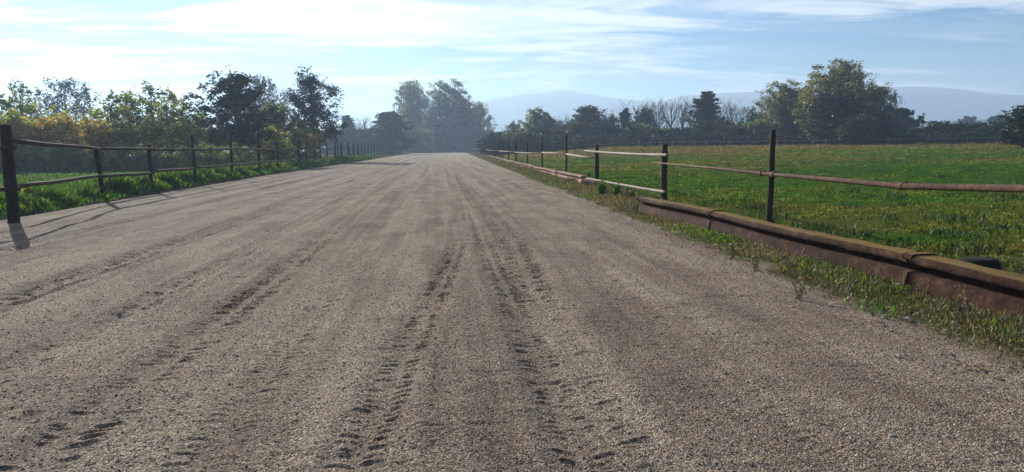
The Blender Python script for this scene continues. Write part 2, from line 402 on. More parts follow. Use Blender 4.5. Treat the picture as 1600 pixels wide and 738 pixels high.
# ------------------------------------------------------------------ gravel road with ruts, tread marks and hoof pits
TRK = [(-7.9, -0.020, 0.18, 0.9, .3), (-6.7, -0.020, 0.22, 1.3, 2.2), (-5.5, -0.012, 0.16, 0.7, 0.4), (-4.25, -0.012, 0.26, 1.7, 2.6),
       (-3.1, -0.006, 0.17, 0.8, 0.8), (-2.1, 0.0, 0.22, 0.7, 1.3), (-1.1, 0.0, 0.18, 0.6, 0.5), (-0.70, 0.085, 0.16, 0.7, 3.4),
       (0.5, 0.0, 0.16, 0.5, 1.4), (0.62, 0.045, 0.26, 0.7, 3.2), (1.9, 0.01, 0.2, 0.45, 0.2), (2.7, 0.01, 0.2, 0.4, 0.1)]
def road_z(x, y, lod=None):
    fade = 1.0
    z = 0.05*fbm(x*0.35, y*0.12, 21, 3)
    det = 0.020*fbm(x*2.4, y*3.2, 31, 4)
    wr = fbm(x*2.2+0.5*y, y*7.5, 41, 3)                  # short crosswise wrinkles
    det = det + 0.022*np.maximum(wr-0.09, 0)*sstep(-0.05, 0.1, fbm(x*0.5, y*0.35, 44, 2))*2.0
    det = det + 0.006*fbm(x*22, y*22, 51, 2) + 0.020*fbm(x*7.5, y*0.22, 53, 3) + 0.02*fbm(x*2.2, y*0.09, 54, 2)
    z = z + det
    for k, (x0, sl_, w, dep, lug) in enumerate(TRK):
        cx_ = x0 + sl_*np.minimum(y, 12.0+0*y) + 0.16*np.sin(y*0.06+k*1.7) + 0.03*np.sin(y*0.3+k)
        u = (x-cx_)/w
        var = 0.35 + 1.1*vnoise(np.full_like(u, k*3.3)+0*y, y*0.25, 61+k)
        prof = -np.exp(-u**4) + 0.45*np.exp(-((np.abs(u)-1.35)/0.35)**2)
        z = z + 0.025*dep*var*prof + 0.012*dep*np.exp(-(u/1.6)**4)*fbm(x*4, y*9, 65+k, 3)
    for px, py, pr, pd in PITS:
        r2 = ((x-px)/pr)**2 + ((y-py)/(pr*0.8))**2
        near = r2 < 9
        if near.any():
            q = r2[near]
            z[near] += pd*(-np.exp(-q*1.6) + 0.35*np.exp(-(np.sqrt(q)-1.35)**2/0.12))
    el = edge_l(y); er = edge_r(y)
    z = z - 0.07*sstep(0.25, -0.35, np.minimum(x-el, er+0.25-x))
    return z
rng = random.Random(11)
PITS = []
def gpt(px, py):
    d = ray(px, py); t = -CAM_H/d[2]; return d[0]*t, d[1]*t
for (a, b, r, dp) in [(270, 462, 0.11, .055), (190, 490, 0.13, .055), (218, 558, 0.09, .04), (50, 645, 0.09, .05), (92, 662, .06, .03), (150, 625, .05, .03),
                      (560, 428, .09, .03), (350, 414, .07, .03), (640, 400, .08, .04), (800, 425, .07, .03), (545, 716, .06, .035),
                      (95, 433, .08, .03), (390, 495, .08, .04), (240, 620, .05, .02), (330, 565, .04, .02), (610, 660, .05, .03), (1050, 640, .04, .02)]:
    q = gpt(a, b); PITS.append((q[0], q[1], r*.75, dp*.36))
for i in range(6):
    yy = 3.2+rng.random()**1.6*30; xx = rng.uniform(-9, 3.3)
    PITS.append((xx, yy, rng.uniform(.02, .05), rng.uniform(.004, .010)))
def build_road():
    ys = list(np.arange(-5, 2.6, 0.10)); y = 2.6
    while y < 300:
        ys.append(y); y += max(0.009, (0.0024 if y < 28 else 0.0048)*y)
    ys = np.array(ys); nc = 960
    t = np.linspace(0, 1, nc)
    el = edge_l(ys)-0.7; er = edge_r(ys)+0.9
    X = el[:, None] + (er-el)[:, None]*t[None]
    Y = np.repeat(ys[:, None], nc, 1)
    Z = road_z(X.ravel(), Y.ravel()).reshape(X.shape)
    # crisp tread marks: low crumbs of earth, shaped steep on the camera's side so that face shades dark
    q = random.Random(91)
    marks = []
    for k, (x0, sl_, w, dep, lug) in enumerate(TRK):
        y = 2.8
        while y < 70:
            y += q.uniform(.075, .10)*(1+y*.012)
            dens = float(vnoise(np.array([k*7.7]), np.array([y*.22]), 301)[0])
            if k == 7 and y < 8: dens = max(dens, .6)
            if k in (4, 5, 8) and y < 8: dens = max(dens, .38)
            if q.random() > min(1, .15+lug*.8)*max(0, dens*2.8-.40): continue
            cx_ = x0+sl_*min(y, 12.0)+0.16*math.sin(y*0.06+k*1.7)+0.03*math.sin(y*0.3+k)
            for side in (-1, 1):
                if q.random() < .22: continue
                marks.append((cx_+side*w*q.uniform(.42, .62), y+(.045 if side > 0 else 0)+q.uniform(-.012, .012), w*q.uniform(.25, .5), q.uniform(.030, .048), (.5 if (y < 7 and k == 9) else .75 if y < 7 else 1.1)*q.uniform(.008, .019)*(.55+.45*min(lug, 1.4)), math.radians(q.gauss(14*side+6, 7))))
    for i in range(4200):
        y = 2.8+q.random()**1.7*40; x = q.uniform(-9.4, 3.2)
        if float(vnoise(np.array([x*.5]), np.array([y*.3]), 303)[0]) < .52: continue
        marks.append((x, y, q.uniform(.04, .15)*(1+y*.02), q.uniform(.02, .04)*(1+y*.02), q.uniform(.0015, .0045)*(1+y*.03), math.radians(q.gauss(6, 12))))
    D = np.zeros_like(Z)
    for mx, my, ln, wd, A, th in marks:
        j0, j1 = np.searchsorted(ys, [my-ln*.5-.01, my+wd*1.6+ln*.5])
        if j1 <= j0: continue
        xl = el[j0]; dx = (er[j0]-el[j0])/(nc-1)
        i0 = max(0, int((mx-ln*1.4-xl)/dx)-3); i1 = min(nc, int((mx+ln*1.4-xl)/dx)+4)
        if i1 <= i0: continue
        gx = X[j0:j1, i0:i1]-mx; gy = Y[j0:j1, i0:i1]-my
        u = (gx*math.cos(th)+gy*math.sin(th))/ln; v = (-gx*math.sin(th)+gy*math.cos(th)) + .02*u*u*wd/.04
        D[j0:j1, i0:i1] = np.maximum(D[j0:j1, i0:i1], A*np.where(v < 0, 0, np.clip(1-v/(wd*1.25), 0, 1))*np.clip(1.6-1.6*u*u, 0, 1))
    Z = Z+D
    V = np.stack([X, Y, Z], -1).reshape(-1, 3)
    nr = len(ys)
    i = np.arange(nr-1)[:, None]*nc + np.arange(nc-1)[None]
    Fc = np.stack([i, i+1, i+nc+1, i+nc], -1).reshape(-1, 4)
    o = link('gravel_road', mesh_np('gravel_road', V, Fc, M['gravel'], True)); tag(o, kind='structure')
build_road()

# loose pebbles
R = np.random.default_rng(5)
def pebbles():
    n = 90000
    y = 2.4*np.exp(R.random(n)*math.log(16/2.4)); x = R.uniform(-1, 1, n)*y*0.85+0.06*y
    k = (x > edge_l(y)) & (x < edge_r(y)+1.1) & ((x > -11)); x = x[k]; y = y[k]; n = len(x)
    s = (0.0022+0.0075*R.random(n)**4)*(1+y*0.03)
    z = road_z(x.copy(), y)+s*0.1
    base = np.array([[1, 0, 0], [-1, 0, 0], [0, 1, 0], [0, -1, 0], [0, 0, 0.7], [0, 0, -0.7]])
    tri = np.array([[0, 2, 4], [2, 1, 4], [1, 3, 4], [3, 0, 4], [2, 0, 5], [1, 2, 5], [3, 1, 5], [0, 3, 5]])
    th = R.random(n)*6.28; c, s_ = np.cos(th), np.sin(th)
    jit = 1+R.uniform(-0.35, 0.35, (n, 6, 3))
    B = base[None]*jit*s[:, None, None]
    Xr = B[..., 0]*c[:, None]-B[..., 1]*s_[:, None]; Yr = B[..., 0]*s_[:, None]+B[..., 1]*c[:, None]
    V = np.stack([Xr+x[:, None], Yr+y[:, None], B[..., 2]+z[:, None]], -1).reshape(-1, 3)
    Fc = (tri[None]+(np.arange(n)*6)[:, None, None]).reshape(-1, 3)
    mt, nt, out, v = new_mat('pebble')
    at = N(nt, 'ShaderNodeAttribute', attribute_name='tint')
    principled(nt, out, ramp(nt, at.outputs['Fac'], [(0, (0.10, 0.075, 0.06)), (0.5, (0.23, 0.185, 0.145)), (0.9, (0.36, 0.31, 0.25)), (1, (0.6, 0.57, 0.5))]), 0.9, spec=0.2)
    o = link('gravel', mesh_np('gravel', V, Fc, mt, True, {'tint': ('FACE', np.repeat(R.random(n), 8))}))
    tag(o, 'loose grey and brown gravel scattered over the dirt road', 'gravel', kind='stuff')
pebbles()

# ------------------------------------------------------------------ grass
def blades(name, x, y, z, h, w, mat, label, lean=0.5, broad=0.0, tint=None):
    n = len(x)
    th = R.random(n)*6.28; ln = R.random(n)*lean
    ph = R.random(n)*6.28
    ax, ay = np.cos(th), np.sin(th)
    tx, ty = np.cos(ph)*ln*h, np.sin(ph)*ln*h
    b = np.stack([x, y, z-0.01], -1)
    wa = np.stack([ax*w, ay*w, 0*w], -1)
    top = b + np.stack([tx, ty, h*np.sqrt(np.maximum(1-ln**2*0.6, 0.1))], -1)
    mid = b + np.stack([tx*0.35, ty*0.35, h*(0.5+0.1*broad)], -1)
    k = 0.5 if broad == 0 else 1.0
    V = np.stack([b-wa*(1-broad*0.8)*0.6, mid-wa*k, top, mid+wa*k], 1).reshape(-1, 3)
    Fc = np.arange(n*4).reshape(-1, 4)
    tv = R.random(n) if tint is None else tint
    o = link(name, mesh_np(name, V, Fc, mat, False, {'tint': ('FACE', tv)}))
    tag(o, label, 'grass', kind='stuff')
    return o
def field_grass():
    nt_ = 80000; per = 7
    d = 7.0*np.exp(R.random(nt_)**.92*math.log(150/7.0)); a = np.radians(R.uniform(1.5, 42, nt_))
    tx, ty = d*np.sin(a), d*np.cos(a)
    m1 = vnoise(tx*0.9, ty*0.9, 3)*0.55+vnoise(tx*0.18, ty*0.22, 4)*0.6
    k = (tx > FR_A+FR_B*ty-0.35) & (R.random(nt_) < np.clip(m1*1.9-.35, .12, 1)); tx = tx[k]; ty = ty[k]; d = d[k]; m1 = m1[k]
    sz = (0.4+R.random(len(tx))**3*1.3)*(0.5+m1)
    x = np.repeat(tx, per)+R.normal(0, 1, len(tx)*per)*np.repeat(0.03*sz*(1+d*.03), per)
    y = np.repeat(ty, per)+R.normal(0, 1, len(tx)*per)*np.repeat(0.03*sz*(1+d*.03), per)
    dd = np.repeat(d, per); s_ = np.repeat(sz, per)
    h = 0.042*s_*R.uniform(.5, 1.2, len(x))*(1+dd*0.012)
    far = (dd > 85)*(np.repeat(R.random(len(tx)), per) < 0.07); h = h+far*0.30*R.random(len(x))
    w = (0.005+0.006*R.random(len(x)))*(1+dd*0.06)
    tint = np.clip(np.repeat(R.random(len(tx)), per)*.7+R.random(len(x))*.4-.05, 0, 1)
    blades('field_grass', x, y, terrain(x, y), h, w, M['field_blade'], 'short green grass and clover covering the fenced paddock', 0.9, 0.7, tint)
field_grass()
def verge_left():
    n = 170000
    y = 9*np.exp(R.random(n)*math.log(120/9)); u = R.normal(0.95, 0.5, n)
    u = np.where(R.random(n) < 0.5, 0.2+R.random(n)**1.3*46, u)
    rag = 0.32*fbm(y*1.1, u*0+2, 91, 3)+0.12
    x = edge_l(y)-u
    k = (u > rag-0.12); x = x[k]; y = y[k]; u = u[k]
    cl = vnoise(x*1.4, y*1.1, 93)
    near = np.exp(-((u-0.85)/0.8)**2)
    h = (0.05+R.random(len(x))*(0.07+0.60*near*np.clip(cl*1.5-0.2, 0.1, 1)))*(1+y*0.003)
    w = (0.012+0.016*R.random(len(x)))*(1+y*0.022)
    blades('verge_grass', x, y, terrain(x, y), h, w, M['verge'], 'lush green grass and nettles along the foot of the left fence', 0.7, 1.0, R.random(len(x))**1.3)
verge_left()
def verge_right():
    n = 260000
    y = 3.6*np.exp(R.random(n)*math.log(150/3.6))
    u = R.normal(1.0, 0.50, n)
    u = np.where(y > 19, R.normal(1.1, 0.55, n), u)
    x = edge_r(y)-.2+u
    rag = 1.1*fbm(y*0.9, u*0+7, 95, 4)+0.30
    beam_x = 5.0-0.025*y; beam_x_ = beam_x
    k = (u > rag) & ((y > 17.0) | (x < beam_x-0.14)) & (R.random(n) < np.clip(1.9*vnoise(x*1.6, y*1.1, 97)-0.25+.5*(u>.9), .06, 1))
    x = x[k]; y = y[k]; u = u[k]
    cl = vnoise(x*1.7, y*1.3, 98)*np.where(y < 17, np.clip((beam_x_[k]-.25-x)/.45, .18, 1), 1)
    h = (0.015+R.random(len(x))**2.2*(0.04+0.17*np.clip(u-0.3, 0, 1)*cl*1.6))*(1+y*0.004)
    w = (0.0045+0.006*R.random(len(x)))*(1+y*0.05)
    o = blades('verge_grass', x, y, terrain(x, y), h, w, M['dry'], 'patchy green and straw coloured grass beside the rusty steel beam', 0.85, 0.0, np.clip(R.random(len(x))**1.2*(1.15-0.35*vnoise(x*.9, y*.6, 99)), 0, 1))
verge_right()
def broad_weeds():
    n = 17000
    y = 4.5*np.exp(R.random(n)*math.log(110/4.5)); u = R.normal(0.95, 0.35, n)
    x = edge_r(y)-.2+u
    k = (vnoise(x*1.1, y*0.8, 101) > 0.48) & (u > 0.15) & ((y > 17.0) | (x < 4.95-0.025*y)); x = x[k]; y = y[k]
    h = (0.015+0.07*R.random(len(x)))*(1+y*0.004); w = (0.008+0.010*R.random(len(x)))*(1+y*0.02)
    blades('low_weeds', x, y, terrain(x, y), h, w, M['verge'], 'low broad leaved green weeds at the right edge of the road', 0.9, 1.0)
broad_weeds()

def litter():
    n = 9000
    y = 3.6*np.exp(R.random(n)*math.log(26/3.6)); u = R.normal(.45, .5, n); x = edge_r(y)+u
    k = ((y > 17.0) | (x < 4.9-.025*y)) & (R.random(n) < vnoise(x*2, y*1.6, 120)*1.6-.3) ; x = x[k]; y = y[k]; n = len(x)
    z = np.maximum(terrain(x, y), road_z(x.copy(), y))+.008+.02*R.random(n)
    P_ = np.stack([x, y, z], -1)
    th = R.random(n)*6.28; l = R.uniform(.006, .022, n)*(1+y*.02); w = l*R.uniform(.25, .7, n)
    a = np.stack([np.cos(th), np.sin(th), R.normal(0, .35, n)], -1)*l[:, None]; b = np.stack([-np.sin(th), np.cos(th), R.normal(0, .35, n)], -1)*w[:, None]
    V = np.stack([P_-a, P_-b, P_+a, P_+b], 1).reshape(-1, 3)
    m_ = leaf_mat('litter', [(0, (0.03, 0.02, 0.012)), (0.5, (0.12, 0.07, 0.035)), (0.85, (0.28, 0.19, 0.10)), (1, (0.5, 0.42, 0.3))], .2, gloss=.03)
    tag(link('leaf_litter', mesh_np('leaf_litter', V, np.arange(n*4).reshape(-1, 4), m_, False, {'tint': ('FACE', R.random(n))})), 'dead leaf and straw litter along the right road edge', 'litter', kind='stuff')
litter()

# ------------------------------------------------------------------ fences
def wob(p, q, n, amp, rr):
    out = []
    for i in range(n+1):
        t = i/n; v = Vector(p)*(1-t)+Vector(q)*t
        if 0 < i < n: v += Vector((rr.uniform(-amp, amp), 0, rr.uniform(-amp, amp)))
        out.append(v)
    return out
def post_mesh(H, r, lean, rr, mat='post', n=10, name='post'):
    b = MB(); pts = []; rad = []
    for i in range(7):
        t = i/6; z = -0.25+(H+0.25)*t
        pts.append((lean[0]*t+rr.uniform(-.006, .006), lean[1]*t, z)); rad.append(r*(1.08-0.14*t)*rr.uniform(.96, 1.04))
    b.tube(pts, rad, n, jit=0.06, rng=rr)
    return b.mesh(name, M[mat])

def left_fence():
    rr = random.Random(3)
    f = thing('wooden_fence', (FL_A, 0, 0), 'long dark wooden post and rail fence along the left edge of the road', 'fence')
    O = Vector(f.location)
    spec = [(8, 195, .115, 0), (149, 227, .075, -.14), (232, 227, .07, 0.0), (299.5, 211, .072, -.05), (359.5, 212, .075, 0), (402.5, 210, .08, 0),
            (432, 222, .07, 0), (465.6, 217, .12, 0), (478, 222, .06, 0), (491, 222, .08, 0), (499, 216, .08, -.05), (510, 224, .08, -.05), (523, 220, .1, 0),
            (527, 219, .07, 0), (533, 224, .11, 0), (544, 224, .13, 0), (552, 224, .11, 0), (559, 224, .11, 0), (564.5, 224, .1, 0), (570, 225, .09, 0.05), (575, 225, .09, 0),
            (580, 225, .09, 0), (584.5, 225, .1, 0), (589, 225, .1, 0), (594, 226, .1, 0), (599, 226, .11, 0), (604, 226, .11, 0), (608, 227, .11, 0), (612, 227, .11, 0), (617, 227, .12, 0), (621, 227, .12, 0), (625, 227, .13, 0), (629, 227, .13, 0), (633, 227, .14, 0), (636, 227.5, .14, 0)]
    top = []
    P = []
    for px, py, r, ln in spec:
        q = on_line(px, py, FL_A, FL_B) if px > 10 else at_y(px, py, gpt(7, 349)[1])
        if q[1] > 330 or q[1] < 0: continue
        g = tz(q[0], q[1])
        H = q[2]-g
        o = link('post', post_mesh(H, r, (ln, 0), rr), f, Vector((q[0]-ln, q[1], g))-O)
        P.append((q[0], q[1], g, H))
    # one more post behind the camera's side carries the first rail on
    P.insert(0, (FL_A-FL_B*0+0.0, 11.5, tz(FL_A, 11.5), 1.9))
    link('post', post_mesh(1.9, .09, (0, 0), rr), f, Vector((P[0][0], P[0][1], P[0][2]))-O)
    P[0] = (FL_A+FL_B*11.5, 11.5, P[0][2], 1.9)
    for c in f.children:
        if abs(c.location.y-11.5) < 1e-3: c.location.x = FL_A+FL_B*11.5-O.x
    # rail heights read where each rail meets its posts
    for i in range(len(P)-1):
        a, b = P[i], P[i+1]
        if a[1] > 260: break
        for lev, (ha, hb) in enumerate(((1.60+rr.uniform(-.04, .03), 1.60+rr.uniform(-.04, .03)), (0.78+rr.uniform(-.05, .05), 0.78+rr.uniform(-.05, .05)))):
            if i in (1, 2) and lev == 0: ha, hb = (1.78, 1.62) if i == 1 else (1.62, 1.62)
            ha = min(ha, a[3]-.04); hb = min(hb, b[3]-.04)
            m_ = MB(); off = 0.085
            p = Vector((a[0]+off, a[1]-.12, ha)); q = Vector((b[0]+off, b[1]+.12, hb))
            sag = wob(p, q, 6, .018, rr)
            m_.tube([v-O for v in sag], [.048*rr.uniform(.85, 1.12) for _ in sag], 8)
            link('rail', m_.mesh('rail', M['pole']), f)
left_fence()

def right_fence():
    rr = random.Random(8)
    f = thing('paddock_fence', (FR_A, 0, 0), 'near paddock fence with three black posts, a rusty pipe rail and two whitish pipes', 'fence')
    O = Vector(f.location)
    tops = [(1208, 203, .052, .02, 'post'), (1038.5, 226, .085, .0, 'post'), (932.5, 226, .085, .0, 'post')]
    P = []
    for px, py, r, ln, mt in tops:
        q = on_line(px, py, FR_A, FR_B); g = tz(q[0], q[1])
        o = link('post', post_mesh(q[2]-g, r, (ln, 0), rr, mt), f, Vector((q[0]-ln, q[1], g))-O); P.append((q[0], q[1], g, q[2]))
        o['label'] = {1208: 'thin square black steel post', 1038.5: 'thick charred wooden post with a split top', 932.5: 'thick black wooden post between pale rails'}[px]
    # post nearer than the frame
    q = np.array([FR_A+FR_B*4.6, 4.6]); g = tz(*q)
    link('post', post_mesh(1.75, .052, (0, 0), rr), f, Vector((q[0], q[1], g))-O)
    # rusty pipe
    off = -0.09
    pts = [on_line(1020, 254, FR_A+off, FR_B), on_line(1120, 263.5, FR_A+off, FR_B), on_line(1207, 273, FR_A+off, FR_B), on_line(1300, 281, FR_A+off, FR_B), on_line(1408, 291, FR_A+off, FR_B), on_line(1500, 293, FR_A+off, FR_B), on_line(1600, 295, FR_A+off, FR_B)]
    pts.append(pts[-1]+(pts[-1]-pts[-2])*2.5)
    m_ = MB(); m_.tube([Vector(p)-O for p in pts], [.020, .030, .033, .036, .040, .040, .040, .040], 14)
    o = link('rail', m_.mesh('rail', M['rust_pipe']), f); o['label'] = 'rusty brown iron pipe rail'
    for cpx, cpy, w_ in ((1207, 273, .07), (1408, 291, .045), (1190, 271.5, .03)):
        c = Vector(on_line(cpx, cpy, FR_A+off, FR_B))-O; dv = (Vector(pts[3])-Vector(pts[2])).normalized()
        m_ = MB(); m_.tube([c-dv*w_*1.3, c-dv*w_*1.25, c+dv*w_*1.25, c+dv*w_*1.3], [.040, .050, .050, .040], 14)
        m_.box(c+Vector((0.045, 0, 0.03)), (0.02, 0.03, 0.03))
        link('pipe_clamp', m_.mesh('pipe_clamp', M['rust_pipe'], False), f)
    # white pipes
    off = -0.12
    for L_, r_ in (([(914, 236), (960, 239.5), (1000, 241.5), (1042, 242.5)], .042), ([(908, 277.5), (950, 285), (1000, 294), (1038, 300)], .042)):
        pp = [Vector(on_line(a, b, FR_A+off, FR_B))-O for a, b in L_]
        m_ = MB(); m_.tube(pp, r_, 12, cap=False)
        dv = (pp[0]-pp[1]).normalized()
        # open pipe ends, hollow inside
        for e0, s_ in ((pp[-1], 1), (pp[0], -1)):
            d_ = (pp[-1]-pp[-2]).normalized()*s_ if s_ == 1 else (pp[0]-pp[1]).normalized()
            m_.tube([e0-d_*.001, e0+d_*.02, e0+d_*.02, e0-d_*.25], [r_, r_*1.05, r_*.78, r_*.78], 12, cap=False)
        o = link('rail', m_.mesh('rail', M['white_pipe']), f); o['label'] = 'upper whitish pipe rail' if L_[0][1] < 250 else 'lower whitish pipe rail'
        # little gate pins standing on the pipes
        for t in (0.04, 0.80):
            c = pp[0].lerp(pp[-1], t); c.z = (pp[0]*(1-t)+pp[-1]*t).z + .045
            m_ = MB(); m_.tube([c-Vector((0, 0, .12)), c+Vector((0, 0, .10))], .013, 6)
            if L_[0][1] < 250 and t > .5: m_.tube([c+Vector((0, 0, .09)), c+Vector((.03, -1.0, .07))], .010, 6)
            link('pipe_pin', m_.mesh('pipe_pin', M['rust_pipe'], False), f)
right_fence()

def far_fence():
    rr = random.Random(14)
    f = thing('pole_fence', (FR_A, 33, 0), 'far fence of tall thin poles carrying one wavy pale rail', 'fence')
    O = Vector(f.location)
    spec = [(884.6, 211), (846.8, 213), (823.7, 221), (806.5, 218), (794, 216.6), (785, 217.5), (779.5, 219), (772, 218), (765, 219), (760, 219.5), (756, 220), (752, 222), (750, 221), (746.5, 223), (743.5, 224), (741, 225), (738.8, 226), (737, 227)]
    P = []
    for i, (px, py) in enumerate(spec):
        q = on_line(px, py, FR_A, FR_B)
        if q[1] < 0 or q[1] > 320: continue
        g = tz(q[0], q[1]); ln = rr.uniform(-.05, .05)
        if i == 6: pass
        link('post', post_mesh(q[2]-g, .055 if q[1] < 60 else .075, (ln if i else .02, 0), rr, n=8), f, Vector((q[0], q[1], g))-O)
        P.append(q)
    # leaning pole
    q = on_line(779, 212, FR_A+.6, FR_B); 
    m_ = MB(); m_.tube([Vector((q[0]+.35, q[1], tz(q[0], q[1])-.1))-O, Vector((q[0]-.05, q[1], q[2]))-O], [.06, .045], 8)
    o = link('post', m_.mesh('post', M['post']), f); o['label'] = 'leaning pole taller than the rest'
    rp = [(930, 246), (912, 245.5), (885, 241), (866, 239.5), (847, 238.5), (824, 239.5), (805, 238), (794, 237), (779.5, 236), (765, 235), (752, 233.5), (744, 233.2), (738, 233.5)]
    off = -0.09
    pp = [Vector(on_line(a, b, FR_A+off, FR_B))-O for a, b in rp]
    pp = [p for p in pp if p.y < 300]
    for i in range(0, len(pp)-1, 2):
        seg = pp[i:i+3]
        m_ = MB(); m_.tube(seg, [.045, .05, .045][:len(seg)], 8)
        link('rail', m_.mesh('rail', M['pale_pole']), f)
far_fence()

def beam_profile(h, w):
    # upright I-like section: rounded mossy top flange, recessed shadowed web, sloping rusty foot
    return [(-w*.50, h*.88), (-w*.46, h*.96), (-w*.3, h*1.0), (w*.3, h*1.0), (w*.5, h*.93), (w*.5, h*.80), (w*.1, h*.76), (w*.1, -.1), (-w*.56, -.1), (-w*.54, h*.10), (-w*.42, h*.52), (-w*.02, h*.55), (-w*.02, h*.72), (-w*.40, h*.74), (-w*.50, h*.80)]
def sweep(prof, pts, rr, jit=0.007):
    n = len(prof); V = []; Fs = []
    for i, p in enumerate(pts):
        for (u, z) in prof: V.append(Vector((p[0]+u+rr.uniform(-jit, jit), p[1], p[2]+z+rr.uniform(-jit, jit))))
    for i in range(len(pts)-1):
        for k in range(n):
            k2 = (k+1) % n; Fs.append((i*n+k, i*n+k2, (i+1)*n+k2, (i+1)*n+k))
    Fs.append(tuple(range(n))); Fs.append(tuple(reversed(range((len(pts)-1)*n, len(pts)*n))))
    b = MB(); b.add(V, Fs); return b
def beams():
    rr = random.Random(21)
    f = thing('steel_beam', (5.05, 10, 0), 'thick rusty steel beam with mossy top lying in front of the near paddock fence', 'beam')
    O = Vector(f.location)
    cuts = [16.4, 12.2, 6.9, 2.6, -3]
    for i in range(4):
        y0, y1 = cuts[i]-.015, cuts[i+1]+.015
        pts = []
        nseg = max(2, int((y0-y1)/.18))
        for k in range(nseg+1):
            y = y0+(y1-y0)*k/nseg
            pts.append(Vector((5.0-.025*y+.02*math.sin(y*.7), y, .012*math.sin(y*1.1)+.01))-O)
        b = sweep(beam_profile(.37, .295), pts, rr)
        o = link('beam_section', b.mesh('beam_section', M['rust_beam']), f)
    for c_ in cuts[1:3]:
        pts = [Vector((5.0-.025*y+.02*math.sin(y*.7)-.004, y, .018+.012*math.sin(y*1.1)))-O for y in (c_+.07, c_+.02, c_-.02, c_-.07)]
        pr = [(u*1.03, z*1.02) for u, z in beam_profile(.37, .295)[:6]]
        prof = pr + [(u*.95, z-.02) for u, z in reversed(pr)]
        link('splice_plate', sweep(prof, pts, rr, .002).mesh('splice_plate', M['rust_beam']), f)
    # pale stone under the far end
    # far run
    g = thing('far_steel_beam', (5.6, 28, 0), 'pale brown weathered beam on the ground along the far pole fence', 'beam')
    O = Vector(g.location)
    cuts = [28.2, 36.5, 49, 66, 90, 130]
    for i in range(5):
        y0, y1 = cuts[i]+.02, cuts[i+1]-.02
        pts = []
        for k in range(9):
            y = y0+(y1-y0)*k/8
            pts.append(Vector((4.9+.024*y+.03*math.sin(y*.4), y, .02*math.sin(y*.5)+(.05 if i == 0 else 0)))-O)
        pr = [(u, z) for u, z in beam_profile(.34, .32)]
        link('beam_section', sweep(pr, list(reversed(pts)), rr).mesh('beam_section', M['far_beam']), g)
beams()

# boundary fence across the far side of the paddock
def boundary():
    rr = random.Random(33)
    A = at_y(880, 233, 128); B = at_y(1640, 222, 104)
    f = thing('boundary_fence', (A[0], A[1], 0), 'distant thin fence crossing the far end of the paddock', 'fence')
    O = Vector(f.location)
    n = 40; pts = []
    for i in range(n+1):
        t = i/n; x = A[0]+(B[0]-A[0])*t; y = A[1]+(B[1]-A[1])*t; g = tz(x, y)
        if i % 1 == 0:
            m_ = MB(); m_.tube([(0, 0, -.2), (rr.uniform(-.05, .05), 0, 1.15+rr.uniform(-.1, .2))], .045, 6)
            link('post', m_.mesh('post', M['pale_pole'] if rr.random() < .4 else M['pole']), f, Vector((x, y, g))-O)
        pts.append(Vector((x, y-.07, g+.85+rr.uniform(-.04, .04)))-O)
    for i in range(0, n, 10):
        m_ = MB(); m_.tube(pts[i:i+11], .045, 6); link('rail', m_.mesh('rail', M['pale_pole']), f)
boundary()

